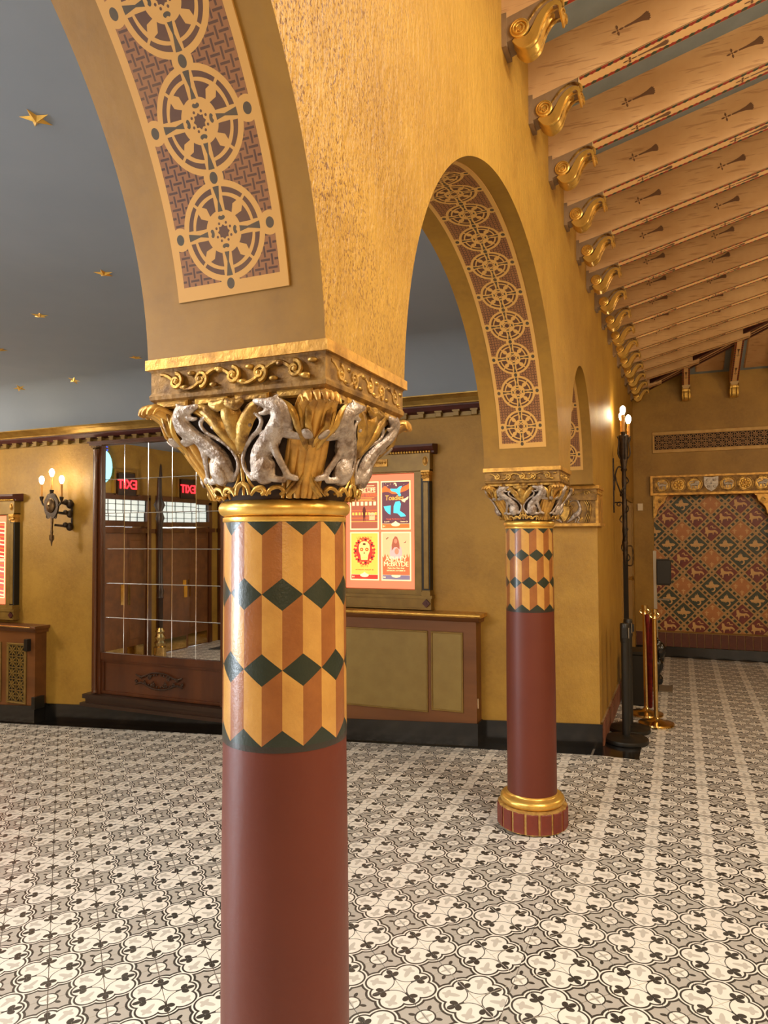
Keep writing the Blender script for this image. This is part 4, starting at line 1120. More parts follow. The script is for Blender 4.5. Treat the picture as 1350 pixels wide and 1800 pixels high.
def bracket_mesh():
    """side profile in xz (wall at x=0), scroll: volute low at the wall, leaf curl high and outward"""
    mb = MB(); w_ = .0505
    # S body
    path = smoothpath([(.055, 0, -.138), (.088, 0, -.164), (.118, 0, -.150), (.136, 0, -.115), (.155, 0, -.080), (.182, 0, -.052), (.212, 0, -.044), (.230, 0, -.060), (.227, 0, -.085)], 5)
    thick = lerp_list([.020, .028, .026, .020, .017, .014, .011, .009, .004], len(path))
    n = len(path); vs = []; fs = []
    for i, p in enumerate(path):
        tdir = (path[min(i+1, n-1)]-path[max(i-1, 0)]).normalized(); nr = Vector((-tdir.z, 0, tdir.x))
        for k, (yy, hh) in enumerate(((-w_, .9), (-w_*.86, 1.0), (-w_*.5, .82), (0, 1.05), (w_*.5, .82), (w_*.86, 1.0), (w_, .9))):
            vs.append(p-nr*thick[i]*hh+Vector((0, yy, 0)))
        vs.append(p+nr*thick[i]*.7+Vector((0, w_, 0))); vs.append(p+nr*thick[i]*.7+Vector((0, -w_, 0)))
    K = 9
    for i in range(n-1):
        for k in range(K): a, b = i*K+k, i*K+(k+1) % K; fs.append((a, b, b+K, a+K))
    fs.append(tuple(range(K-1, -1, -1))); fs.append(tuple((n-1)*K+k for k in range(K)))
    mb.add(vs, fs)
    body = mb.mesh('scroll_body', M['gold_bright'], 40)
    mb = MB()
    for s in (-1, 1):
        T = Matrix.Translation((.072, s*(w_+.002), -.108)) @ Matrix.Rotation(-s*PI/2, 4, 'X')
        mb.lathe([(.038, -.006), (.038, .002), (.034, .004), (.031, -.001), (.009, -.001), (.008, .005), (.003, .006)], 20, T=T)
        mb.tube([Vector((.072+q[0], s*(w_+.004), -.108+q[2])) for q in spiral(0, 0, .034, -PI/2, 2.0, 26, 0, 1, .25)], .0034, 5)
        for k in range(5):
            a = 2*PI*k/5; mb.ball((.072+.017*math.cos(a), s*(w_+.003), -.108+.017*math.sin(a)), .0055, n=6, m=4)
    mb.lathe([(.036, -w_), (.036, w_)], 20, T=Matrix.Translation((.072, 0, -.108)) @ Matrix.Rotation(PI/2, 4, 'X'))
    vol = mb.mesh('volute', M['gold_bright'], 40)
    mb = MB()
    for s in (-1, 1):
        P = smoothpath([(.100, 0, -.098), (.118, 0, -.072), (.142, 0, -.046), (.175, 0, -.026), (.205, 0, -.022), (.234, 0, -.038), (.240, 0, -.070)], 5)
        mb.tube([Vector((p.x, s*w_*.92, p.z)) for p in P], lerp_list([.004, .006, .007, .008, .009, .008, .004], len(P)), 6)
        # acanthus teeth
        P2 = [path[i] for i in range(2, len(path)-2)]
        mb.tube([Vector((p.x+.012, s*w_*.55, p.z-.012)) for p in P2], lerp_list([.006, .010, .009, .007, .005, .003], len(P2)), 6)
    leaf = mb.mesh('acanthus', M['gold'], 50)
    mb = MB(); mb.box(-.004, .02, -.052, .052, -.165, -.03); plate = mb.mesh('wall_plate', M['grey_block'], 0)
    return body, vol, leaf, plate
BRK = bracket_mesh()
BLK = MB(); BLK.prism([(-.005, -.056), (-.005, -.155), (.10, -.125), (.15, -.078), (.19, -.056), (.226, -.060), (.226, .0005)], -BW/2-.001, BW/2+.001)
BLKM = BLK.mesh('end_block', M['grey_block'], 0)
EDG = MB(); EDG.prism([(.226, -.062), (.231, -.064), (.230, .003), (.226, .0)], -BW/2-.003, BW/2+.003); EDGM = EDG.mesh('end_fillet', M['cream'], 0)
def beam(loc, rz, z, length, lb, lb2, marks, grp, xoff=0):
    t = thing('ceiling_beam', lb, 'beam', loc, rz, grp)
    obj('timber', beam_mesh(length, z), M['tan'], t, smooth=0)
    x0_ = .225; mb = MB()
    vs = []; xs2 = (x0_, length)
    for xx in xs2:
        for yy in (-BW/2, BW/2): vs.append((xx, yy, z+SLP*(xx-x0_)-.0015))
    vs2 = [(a, b, c+.004) for a, b, c in vs]
    mb.add(vs+vs2, [(0, 1, 3, 2), (0, 2, 6, 4), (1, 5, 7, 3), (0, 4, 5, 1), (2, 3, 7, 6)])
    obj('painted_underside', mb, M['rope'], t, smooth=0, uv=lambda co, p: (co.x, co.y/(BW/2)))
    link('end_block', BLKM, t, (0, 0, z)); link('end_fillet', EDGM, t, (0, 0, z))
    if marks:
        mb = MB(); mu = MB(); k = 0
        th = math.atan(SLP)
        while x0_+.245+k*.49 < min(length-.1, 2.6):
            xx = x0_+.245+k*.49
            Rm = Matrix.Translation((xx, -BW/2-.0012, z+SLP*(xx-x0_)+BH*.52)) @ Matrix.Rotation(-th, 4, 'Y')
            motif(mb, Rm @ Matrix.Diagonal((.84, 1, .84, 1)))
            xu = xx+.06
            Ru = Matrix.Translation((xu, 0, z+SLP*(xu-x0_)-.0032)) @ Matrix.Rotation(-th, 4, 'Y') @ Matrix.Rotation(PI/2, 4, 'X') @ Matrix.Diagonal((1, 1, .62, 1))
            motif(mu, Ru); k += 1
        if mb.v:
            obj('stencil_motifs', mb, M['stencil_brown'], t, smooth=0); obj('underside_motifs', mu, M['stencil_brown'], t, smooth=0)
    if not lb2: return t
    b = thing('scroll_bracket', lb2, 'bracket', loc, rz, grp.replace('beams', 'brackets'))
    for nm, me in zip(('scroll_body', 'volute', 'acanthus', 'wall_plate'), BRK): link(nm, me, b, (0, 0, z))
    return t
for k in range(-2, 15):
    y = 2.755+PITCH*k
    if k >= 8: y = 2.755+PITCH*8+(k-8)*.53
    length = min(3.2, (9.87-y)-AX1) if y > 6.6 else 3.25
    if length < .4: length = .4
    kk = k+3
    nm = ('stencilled tan ceiling beam overhead, nearest the viewer' if k < -1 else f'stencilled tan ceiling beam above the {ORD[min(k+1, 15)]} gilded scroll bracket counted from the top of the picture')
    nb = (None if k < 0 else f'gilded acanthus scroll bracket on the arcade wall, {ORD[k]} from the top edge')
    nm = (('stencilled tan ceiling beam overhead crossing the top right corner', 'stencilled tan ceiling beam nearest the viewer, behind the picture edge')[-1-k] if k < 0 else f'stencilled tan ceiling beam resting on the {ORD[k]} scroll bracket from the top edge')
    beam((AX1, y, 0), 0, zb0(k), length, nm, nb, k < 12, 'sloping ceiling beams along the arcade')
for q, x in enumerate((.072, .655, 1.24, 1.82, 2.4)):
    lb = ('left', 'middle', 'right', 'farther right', 'outermost')[q]
    beam((x, FW, 0), -PI/2, 3.685, min(3.0, .62+x-AX1-.63+.02 if x < 1 else .65+x), f'ceiling beam descending to the far wall, {lb} one', f'front-facing gilded scroll bracket high on the far wall, {lb} one', True, 'ceiling beams over the far wall')
# hip beam in the corner
mb = MB()
hd = Vector((1, -1, .26)); P0 = Vector((-.52, 10.40, 3.675)); sd = Vector((1, 1, 0)).normalized()
for off, wv, z0_, z1_, mi in ((0, .085, 0, .26, 0), (-.080, .014, -.012, .04, 1), (.080, .014, -.012, .04, 1), (-.03, .008, -.006, .01, 1), (.03, .008, -.006, .01, 1)):
    a, b = P0, P0+hd*3.4
    q = [a+sd*(off-wv), a+sd*(off+wv), b+sd*(off+wv), b+sd*(off-wv)]
    vs = [(p.x, p.y, p.z+z0_) for p in q]+[(p.x, p.y, p.z+z1_) for p in q]
    mb.add(vs, [(0, 3, 2, 1), (4, 5, 6, 7), (0, 1, 5, 4), (1, 2, 6, 5), (2, 3, 7, 6), (3, 0, 4, 7)], mi)
tag(obj('hip_beam', mb, [M['tan'], M['plum']], smooth=0), 'diagonal tan ceiling beam with dark red edge lines rising from the far corner', 'beam')
# boards between the beams: blue border with tan inset
ZC = lambda x, y: 3.675+.115*max(0, 1-(y-2.755)/2.65)+SLP*(x-AX1-.225)+BH-.004
yv = [-3, 2.755, 5.405, 6.6, FW+.05]
mb = MB()
def cpt(x, y): return (x, y, ZC(x, max(y, 0) if y > 0 else 0))
def strip(mb, x0, x1, y0, y1):
    mb.add([cpt(x0, y0), cpt(x1, y0), cpt(x1, y1), cpt(x0, y1)], [(3, 2, 1, 0)])
for y0_, y1_ in ((-3, 0), (0, 2.755), (2.755, 5.405), (5.405, 6.6)): strip(mb, AX1-.02, 3.6, y0_, y1_)
mb.add([cpt(AX1-.02, 6.6), cpt(3.6, 6.6), cpt(AX1-.02, FW+.05)], [(2, 1, 0)])
obj('ceiling_board', mb, M['blue_paint'], ce, smooth=0)
# far slope boards
fzc = lambda y: 3.685+SLP*(FW-y-.225)+BH-.004
mb = MB(); mb.add([(AX1, FW+.02, fzc(FW)), (3.6, FW+.02, fzc(FW)), (3.6, 6.4, fzc(6.4))], [(0, 1, 2)]); obj('far_ceiling_board', mb, M['blue_paint'], ce, smooth=0)
for (x0_, x1_) in ((.16, .57), (.745, 1.15), (1.33, 1.73)):
    mb = MB(); ya, yb = FW-.10, FW-.10-min(x0_+.35, 1.4)
    mb.add([(x0_+.045, ya, fzc(ya)-.012), (x1_-.045, ya, fzc(ya)-.012), (x1_-.045, yb, fzc(yb)-.012), (x0_+.045, yb, fzc(yb)-.012), (x0_+.03, ya+.02, fzc(ya)), (x1_-.03, ya+.02, fzc(ya)), (x1_-.03, yb-.02, fzc(yb)), (x0_+.03, yb-.02, fzc(yb))], [(3, 2, 1, 0), (0, 1, 5, 4), (1, 2, 6, 5), (2, 3, 7, 6), (3, 0, 4, 7)])
    obj('inset_panel', mb, M['tan'], ce, smooth=0)

# ------------------------------------------------------------------ far wall with niche
NX0, NX1, NZ0, NZ1 = -.375, 1.07, .335, 2.215
mb = MB()
mb.box(AX1-.3, NX0, FW, FW+.3, -.05, 4.4); mb.box(NX1, 3.6, FW, FW+.3, -.05, 4.4); mb.box(NX0, NX1, FW, FW+.3, NZ1, 4.4); mb.box(NX0, NX1, FW, FW+.3, -.05, NZ0)
mb.box(NX0, NX1, FW+.18, FW+.3, NZ0, NZ1)
struct(obj('wall_far', mb, M['plaster'], smooth=0))
mb = MB(); mb.box(AX1, 3.6, FW-.035, FW, 0, .14); struct(obj('baseboard_far', mb, M['marble'], smooth=0))
bc = struct(link('trim_3', None)); mb = MB(); mb.box(AX1, 3.6, FW-.016, FW, .14, .335); obj('mortar_bed', mb, M['mortar'], bc, smooth=0)
mb = MB(); mb.bevbox(-.0445, .0445, -.010, 0, .143, .330, .003); BKM = mb.mesh('brick', M['brick'], 0)
x = AX1+.05
while x < 3.5: link('brick', BKM, bc, (x, FW-.016, random.uniform(-.001, .001))); x += .0970
# the same brick course returning along the aisle wall
bc = struct(link('trim_4', None)); mb = MB(); mb.box(AX1, AX1+.014, PW+.05, 8.1, 0, .185); obj('mortar_bed', mb, M['mortar'], bc, smooth=0)
mb = MB(); mb.bevbox(-.044, .044, -.010, 0, .003, .182, .003); BK2 = mb.mesh('brick', mat('dusty_pink_brick', (.25, .10, .055), (.18, .06, .03), 12, .55, 0, .3), 0)
y = PW+.10
while y < 8.06: link('brick', BK2, bc, (AX1+.014, y, 0), PI/2); y += .097

# tile mural of heraldic diamonds
mu = thing('tile_mural', 'heraldic mural of red, green and orange diamond tiles inside the far niche', 'mural', (0, FW, 0))
MYY = .155
mb = MB(); mb.box(NX0, NX1, MYY-.01, MYY, NZ0, NZ1); obj('mural_ground', mb, mat('mural_cream_lines', (.50, .30, .11), (.42, .24, .08), 20, .5), mu, smooth=0)
mred = mat('mural_red', (.20, .030, .016), (.14, .020, .012), 9, .45); mgrn = mat('mural_green', (.050, .058, .030), (.030, .040, .022), 9, .45); morg = mat('mural_orange', (.50, .20, .055), (.42, .16, .042), 9, .5)
mtan = mat('mural_figure_tan', (.66, .40, .15), (.58, .33, .11), 14, .5); mdk = mat('mural_dark_green', (.022, .030, .012), None, rough=.45)
cat = [(-.072, .050), (-.062, .062), (-.052, .052), (-.045, .060), (-.040, .045), (-.034, .022), (-.010, .012), (.020, .012), (.045, .018), (.062, .010), (.078, -.005), (.086, -.022), (.080, -.036), (.066, -.038), (.070, -.022), (.055, -.018), (.036, -.008), (.030, -.030), (.034, -.042), (.022, -.044), (.018, -.020), (-.008, -.022), (-.030, -.026), (-.038, -.050), (-.040, -.070), (-.056, -.076), (-.050, -.060), (-.058, -.032), (-.072, -.030), (-.076, -.040), (-.080, -.022), (-.068, -.008), (-.072, .020)]
tail = [(-.012, .052), (-.006, .072), (.012, .080), (.028, .072), (.024, .056), (.040, .050), (.062, .048), (.066, .038), (.044, .038), (.020, .042), (.012, .058), (.016, .068), (.004, .064)]
bird = [(-.088, .006), (-.074, .016), (-.052, .014), (-.036, .022), (-.040, .050), (-.030, .042), (-.022, .072), (-.012, .052), (-.002, .084), (.004, .056), (.012, .062), (.014, .034), (.030, .020), (.060, .022), (.086, .012), (.092, .0), (.078, -.004), (.074, -.016), (.050, -.018), (.036, -.018), (.044, -.040), (.034, -.068), (.014, -.080), (-.004, -.076), (-.010, -.068), (.010, -.066), (.022, -.052), (.024, -.034), (.010, -.022), (-.006, -.026), (-.020, -.040), (-.024, -.024), (-.044, -.030), (-.046, -.018), (-.066, -.024), (-.074, -.012)]
def fleur(cx_, cz, s):
    return [(cx_+a*s, cz+b*s) for a, b in ((0, 1), (.22, .55), (.12, .25), (.35, .55), (.7, .35), (.62, 0), (.45, .15), (.15, -.05), (.15, -.2), (.4, -.25), (.4, -.45), (.15, -.4), (.2, -.95), (-.2, -.95), (-.15, -.4), (-.4, -.45), (-.4, -.25), (-.15, -.2), (-.15, -.05), (-.45, .15), (-.62, 0), (-.7, .35), (-.35, .55), (-.12, .25), (-.22, .55))]
def figure_mesh(kind):
    mb = MB()
    if kind == 'c': mb.prism(cat, -.0055, 0); mb.prism(tail, -.005, 0)
    elif kind == 'b': mb.prism(bird, -.0055, 0)
    else:
        for a, b in ((0, .082), (-.075, 0), (.075, 0), (0, -.082)): mb.prism(fleur(a, b, .036), -.005, 0)
    return mb.mesh({'c': 'cat_figure', 'b': 'bird_figure', 'f': 'lily_figures'}[kind], mtan, 0)
FIG = {k: figure_mesh(k) for k in 'cbf'}
def diamond_mesh(mt):
    mb = MB(); h = .137; h2 = .131; mb.add([(h, 0, 0), (0, 0, h), (-h, 0, 0), (0, 0, -h), (h2, -.005, 0), (0, -.005, h2), (-h2, -.005, 0), (0, -.005, -h2)], [(7, 6, 5, 4)]+[(k, (k+1) % 4, (k+1) % 4+4, k+4) for k in range(4)]); return mb.mesh('mural_tile', mt, 0)
DIA = {'c': diamond_mesh(mred), 'b': diamond_mesh(mgrn), 'f': diamond_mesh(morg)}
rows = ['fccfc?', 'bcbfc']
grid = [(160, [(-195, 'c'), (120, 'c'), (430, 'b'), (735, 'f'), (1060, 'c'), (1380, 'c')]), (310, [(-50, 'b'), (270, 'c'), (580, 'c'), (895, 'c'), (1220, 'c')]), (455, [(115, 'b'), (425, 'f'), (740, 'c'), (1055, 'f'), (1370, 'b')]),
        (600, [(-40, 'f'), (270, 'b'), (590, 'b'), (905, 'b'), (1225, 'b')]), (745, [(115, 'f'), (430, 'c'), (740, 'f'), (1060, 'b'), (1380, 'f')]), (890, [(-40, 'c'), (285, 'c'), (590, 'c'), (905, 'c'), (1235, 'c')]),
        (1040, [(115, 'c'), (435, 'f'), (745, 'b'), (1070, 'f'), (1380, 'c')]), (1190, [(-40, 'b'), (285, 'b'), (600, 'b'), (915, 'b'), (1235, 'b')]), (1330, [(115, 'f'), (440, 'b'), (755, 'f'), (1075, 'c'), (1380, 'f')]),
        (1470, [(-40, 'c'), (290, 'c'), (600, 'c'), (920, 'c'), (1250, 'c')]), (1620, [(115, 'c'), (440, 'f'), (755, 'c'), (1075, 'f'), (1380, 'f')]), (10, [(-40, 'c'), (275, 'f'), (585, 'b'), (895, 'b'), (1210, 'c')])]
for yy, row in grid:
    rz_ = round((yy-455)/146.0); z = 1.716-.1865*rz_
    for xx, kd in row:
        hx_ = round((xx-425)/156.0); x = -.009+.1815*hx_
        if x < NX0-.12 or x > NX1+.12: continue
        d = link('mural_tile', DIA[kd], mu, (x, MYY-.010, z)); f = link(FIG[kd].name.split('.')[0], FIG[kd], d, (0, -.005, 0))
# dark checks in the border strips between the diamonds
mb = MB(); th = math.atan2(.1865, .1815)
for i in range(-9, 16):
    for j in range(-12, 14):
        if (i+j) % 2: continue
        # lattice node (crossing of strips) at half-way points
        nx_, nz_ = -.009+.1815*i, 1.716-.1865*j-.1865
        for sg in (1, -1):
            dx_, dz_ = .1815, .1865*sg; l = math.hypot(dx_, dz_); ux, uz = dx_/l, dz_/l
            for q in (.24, .50, .76):
                cx_, cz_ = nx_+dx_*q, nz_+dz_*q
                if cx_ < NX0+.03 or cx_ > NX1-.03 or cz_ < NZ0+.03 or cz_ > NZ1-.03: continue
                a, b = .020, .0155
                mb.prism([(cx_+ux*a-uz*b, cz_+uz*a+ux*b), (cx_-ux*a-uz*b, cz_-uz*a+ux*b), (cx_-ux*a+uz*b, cz_-uz*a-ux*b), (cx_+ux*a+uz*b, cz_+uz*a-ux*b)], MYY-.0135, MYY-.009)
        mb.prism([(nx_+.016, nz_), (nx_, nz_+.016), (nx_-.016, nz_), (nx_, nz_-.016)], MYY-.0135, MYY-.009)
stuff(obj('border_checks', mb, mdk, mu, smooth=0))

# carved lintel over the niche
li = thing('carved_lintel', 'gilded lintel over the niche with silver animal roundels and a shield', 'lintel', (0, FW, 0))
mb = MB(); mb.box(-.395, 2.0, -.06, 0, 2.235, 2.475); obj('lintel_block', mb, M['gold_dark'], li, smooth=0)
mb = MB(); mb.box(-.405, 2.01, -.075, 0, 2.46, 2.485); mb.box(-.405, 2.01, -.075, 0, 2.215, 2.245); mb.box(-.405, -.375, -.072, 0, 2.22, 2.48); obj('lintel_moulding', mb, M['gold_worn'], li, smooth=0)
def roundel(x, kind):
    mb = MB(); T = Matrix.Translation((x, -.06, 2.352)) @ Matrix.Rotation(PI/2, 4, 'X')
    mb.lathe([(.080, 0), (.084, .006), (.092, .010), (.099, .006), (.099, 0)], 28, T=T, cap=False); mb.lathe([(.0, .001), (.08, .001)], 28, T=T, cap=False)
    r = obj('roundel', mb, M['gold'], li, smooth=60)
    mb = MB()
    if kind == 'rosette':
        for k in range(8): a = PI*k/4; mb.ball((x+.045*math.cos(a), -.062, 2.352+.045*math.sin(a)), .020, sy=.5, n=8, m=5)
        mb.ball((x, -.064, 2.352), .018, n=8, m=5); obj('rosette', mb, M['gold_bright'], r, smooth=60)
    else:
        s = 1 if kind == 'beast' else -1
        for ch, rr in (([(-.045, -.01), (-.01, .005), (.03, 0), (.05, -.01)], .019), ([(-.04, -.005), (-.052, .03), (-.035, .045)], .013), ([(-.03, -.01), (-.035, -.05)], .007), ([(.0, -.01), (-.005, -.055)], .007), ([(.045, -.01), (.04, -.05)], .008), ([(.05, 0), (.065, .02), (.045, .04), (.02, .045)], .006)):
            mb.tube([(x+a*s, -.066, 2.352+b) for a, b in ch], rr, 7)
        if kind == 'griffin':
            for q in range(3): mb.tube([(x-.0*s, -.066, 2.36), (x-.02*s+q*.02, -.07, 2.40-q*.01)], .009, 6)
        obj('silver_beast', mb, M['silver_pale'], r, smooth=60)
for k, kd in enumerate(('beast', 'rosette', 'griffin', None, 'beast', 'rosette', 'griffin', 'rosette', 'beast', 'rosette', 'griffin')):
    if kd: roundel(-.253+.2045*k, kd)
mb = MB(); sx_ = .36
mb.prism([(sx_-.09, 2.455), (sx_-.03, 2.445), (sx_+.03, 2.445), (sx_+.09, 2.455), (sx_+.085, 2.34), (sx_+.05, 2.285), (sx_, 2.255), (sx_-.05, 2.285), (sx_-.085, 2.34)], -.078, -.055)
mb.box(sx_-.008, sx_+.008, -.086, -.075, 2.275, 2.44); mb.box(sx_-.075, sx_+.075, -.086, -.075, 2.352, 2.368)
for a, b in ((-.042, 2.405), (.042, 2.405), (-.038, 2.32), (.038, 2.32)): mb.ball((sx_+a, -.078, b), .020, sy=.4, n=8, m=5)
obj('shield', mb, M['silver_pale'], li, smooth=40)
def niche_bracket(x, s):
    t = thing('niche_bracket', f'gilded scroll bracket in the {"left" if s > 0 else "right"} upper corner of the mural niche', 'bracket', (x, FW, 0), 0, 'niche corner brackets')
    pr = [(0, 2.215), (.19, 2.215), (.185, 2.195), (.165, 2.185), (.160, 2.16), (.145, 2.12), (.11, 2.09), (.075, 2.05), (.055, 2.01), (.05, 1.96), (.03, 1.93), (0, 1.90)]
    mb = MB(); mb.prism([(a*s, b) for a, b in pr], -.02, .138); obj('bracket_body', mb, M['gold_worn'], t, smooth=0)
    mb = MB(); mb.tube(spiral(.09*s, 2.14, .032, 0, 1.8, 22, -.024, s), .006, 6); mb.ball((.09*s, -.02, 2.14), .012, n=8, m=5); mb.box(min(0, .02*s), max(0, .02*s), -.03, .0, 1.90, 2.215); obj('spiral_relief', mb, M['gold'], t, smooth=60)
niche_bracket(NX0, 1); niche_bracket(NX1, -1)

# pierced vent above the lintel
ve = thing('wall_vent', 'long pierced vent grille in pale gold frame high on the far wall', 'vent', (0, FW, 0))
mb = MB()
x0_, x1_ = -.372, 1.92
for q in ((x0_, x1_, 2.803, 2.850), (x0_, x1_, 3.052, 3.098), (x0_, -.345, 2.851, 3.051), (x1_-.03, x1_, 2.851, 3.051)): mb.bevbox(q[0], q[1], -.022, 0, q[2], q[3], .004)
obj('vent_frame', mb, mat('pale_gold_frame', (.52, .32, .09), (.44, .25, .06), 12, .5, .2), ve, smooth=0)
mb = MB(); mb.box(x0_+.01, x1_-.01, -.002, 0, 2.82, 3.08); obj('vent_backing', mb, M['black_hole'], ve, smooth=0)
VC = grille_cell(.1005, mat('vent_bronze', (.34, .18, .055), (.24, .12, .035), 20, .5, .2), .012)
k = 0; x = -.2945
while x < x1_-.05:
    for j in (0, 1): link('grille_cell', VC, ve, (x, -.003, 2.9005+.101*j))
    x += .1002

# small white wall box
mb = MB(); mb.bevbox(-.035, .035, -.03, 0, -.05, .05, .004); tag(obj('wall_box', mb, M['white_pl'], None, (-.545, FW, 2.06)), 'small ivory plastic box on the far wall beside the torch sconce', 'switch')

# ------------------------------------------------------------------ doorway in the aisle wall
dr = struct(link('door_1', None, None, (AX1, 8.15, 0)))
mb = MB(); mb.box(-.04, .006, .02, .95, .02, 2.10); obj('dark_leaf', mb, M['black_hole'], dr, smooth=0)
mb = MB(); mb.box(-.05, -.005, .95, 1.80, .02, 2.10); obj('cream_leaf', mb, M['cream'], dr, smooth=0)
mb = MB(); mb.box(-.06, .018, 1.80, 1.87, 0, 2.16); mb.box(-.06, .018, -.03, .02, 0, 2.16); mb.box(-.06, .018, -.03, 1.87, 2.10, 2.16); obj('door_casing', mb, mat('ochre_casing', OCH2, None, rough=.5), dr, smooth=0)
mb = MB(); mb.tube(smoothpath([(0, 1.02, 1.30), (.05, 1.02, 1.31), (.06, 1.02, 1.42), (.05, 1.02, 1.53), (0, 1.02, 1.54)], 4), .009, 6); obj('pull_handle', mb, M['bronze'], dr, smooth=60)
mb = MB(); mb.lathe([(.02, 0), (.02, .03), (.03, .04), (.03, .06), (0.001, .065)], 12, T=Matrix.Translation((0, 1.08, 1.14)) @ Matrix.Rotation(PI/2, 4, 'Y')); obj('door_knob', mb, M['brass'], dr, smooth=60)

# torch sconce on the aisle wall
t = thing('torch_sconce', 'tall wrought-iron torch sconce with lit candles on the aisle wall', 'wall lamp', (-.525, 7.3, 0))
candle(t, 0, -.03, 2.69, 2.86, .017); candle(t, .045, .05, 2.64, 2.78, .014)
candle(t, -.02, .09, 2.62, 2.82, .014)
mb = MB(); mb.lathe([(.004, 1.38), (.012, 1.45), (.024, 1.50), (.012, 1.54), (.030, 1.60), (.018, 1.66), (.024, 1.72), (.018, 1.80), (.022, 1.95), (.018, 2.10), (.024, 2.2), (.020, 2.3), (.032, 2.32), (.024, 2.34), (.034, 2.40), (.044, 2.50), (.042, 2.58), (.052, 2.62), (.048, 2.66), (.030, 2.67)], 14); obj('torch_shaft', mb, M['iron'], t, smooth=40)
mb = MB()
for k in range(9):
    a = 2.4*k; z_ = 1.42+k*.095; mb.tube(smoothpath([(.018*math.cos(a), .018*math.sin(a), z_), (.045*math.cos(a), .045*math.sin(a), z_+.03), (.030*math.cos(a+.5), .030*math.sin(a+.5), z_+.07)], 3), .006, 5)
for k in range(5):
    a = k*1.26; mb.tube(smoothpath([(.03*math.cos(a), .03*math.sin(a), 2.42), (.062*math.cos(a), .062*math.sin(a), 2.48), (.05*math.cos(a), .05*math.sin(a), 2.60), (.066*math.cos(a), .066*math.sin(a), 2.65)], 3), .007, 5)
stuff(obj('leaf_ornament', mb, M['iron'], t, smooth=60))
mb = MB(); wx = AX1+.525
mb.tube(smoothpath([(wx+.012, 0, 2.12), (wx+.02, 0, 2.26), (wx+.05, 0, 2.35), (wx+.09, 0, 2.33), (-.012, 0, 2.28)], 5), .007, 6)
mb.tube(smoothpath([(wx+.02, 0, 2.28), (wx+.035, 0, 2.20), (wx+.07, 0, 2.10), (0, 0, 2.02)], 5), .007, 6)
mb.tube(spiral(wx+.055, 1.98, .03, 0, 1.2, 16, 0, 1), .006, 6); mb.tube([(wx+.01, 0, 2.0), (0, 0, 2.0)], .006, 6)
mb.prism([(0, 1.90), (.025, 1.97), (.012, 2.10), (.012, 2.25), (.025, 2.36), (0, 2.44), (-.025, 2.36), (-.012, 2.25), (-.012, 2.10), (-.025, 1.97)], wx, wx+.012, 'yz')
obj('wall_bracket', mb, M['iron'], t, smooth=60)

# ------------------------------------------------------------------ stanchions, sign stand, bag
def belt_post(x, y, lb, tilt=0):
    t = thing('belt_stanchion', lb, 'stanchion', (x, y, .006 if y < 6.13 else 0.001), 0, 'black belt stanchions by the pier')
    mb = MB(); mb.lathe([(.172, 0), (.175, .012), (.170, .03), (.12, .042), (.05, .048), (.035, .055)], 40); obj('base', mb, M['black'], t, smooth=40)
    mb = MB(); mb.lathe([(.032, .045), (.032, .80), (.034, .80), (.038, .82), (.038, .945), (.034, .955)], 24); obj('post', mb, M['black'], t, smooth=40)
    mb = MB(); mb.box(-.02, .02, -.048, -.03, .84, .92); mb.box(.036, .05, -.02, .02, .85, .91); obj('belt_head', mb, M['black'], t)
    mb = MB(); mb.box(.030, .037, -.045, -.038, .84, .925); obj('belt_clip', mb, M['grey_metal'], t)
    return t
belt_post(-.452, 6.10, 'black belt stanchion nearest the viewer, on the marble at the pier corner')
belt_post(-.452, 6.46, 'black belt stanchion standing just behind the nearest one')
def brass_post(x, y, lb):
    t = thing('rope_stanchion', lb, 'stanchion', (x, y, .001), 0, 'brass rope stanchions')
    mb = MB(); mb.lathe([(.150, 0), (.154, .010), (.150, .022), (.10, .034), (.04, .046), (.026, .06), (.020, .07)], 40); obj('base', mb, M['brass'], t, smooth=40)
    mb = MB(); mb.lathe([(.019, .06), (.019, .93), (.026, .932), (.026, .942), (.020, .95), (.022, .985), (.028, 1.01), (.028, 1.02), (.004, 1.024)], 24); obj('post', mb, M['brass'], t, smooth=40)
    mb = MB()
    for a in range(4): mb.tube(smoothpath([(.02*math.cos(a*PI/2), .02*math.sin(a*PI/2), .94), (.042*math.cos(a*PI/2), .042*math.sin(a*PI/2), .965), (.024*math.cos(a*PI/2), .024*math.sin(a*PI/2), .985)], 3), .004, 5)
    obj('rope_rings', mb, M['brass'], t, smooth=60)
brass_post(-.247, 6.74, 'polished brass rope stanchion standing in front of the other brass one')
brass_post(-.345, 7.07, 'polished brass rope stanchion partly behind the nearer brass one')
mb = MB(); mb.tube(smoothpath([(-.325, 7.04, .93), (-.318, 7.0, .88), (-.310, 6.96, .55), (-.305, 6.93, .20), (-.30, 6.90, .12), (-.295, 6.87, .20), (-.290, 6.84, .55), (-.275, 6.80, .86), (-.268, 6.78, .93)], 6), .018, 8)
tag(obj('velvet_rope', mb, M['velvet'], smooth=60), 'dark red velvet rope hanging between the two brass stanchions', 'rope')
t = thing('sign_stand', 'slim grey floor stand holding a black sign box before the mural', 'sign stand', (-.29, 8.30, .001))
mb = MB(); mb.bevbox(-.04, .16, -.16, .16, 0, .012, .003); obj('foot_plate', mb, M['grey_metal'], t)
mb = MB(); mb.box(-.016, .016, -.02, .02, .01, 1.50); obj('upright', mb, mat('pale_grey_metal', (.42, .38, .30), None, rough=.35, metal=.4), t)
mb = MB(); mb.bevbox(.018, .165, -.05, .03, 1.14, 1.40, .006); mb.box(.018, .15, -.04, .03, 1.40, 1.412); mb.box(.018, .15, -.04, .03, 1.128, 1.14); obj('sign_box', mb, M['black'], t)
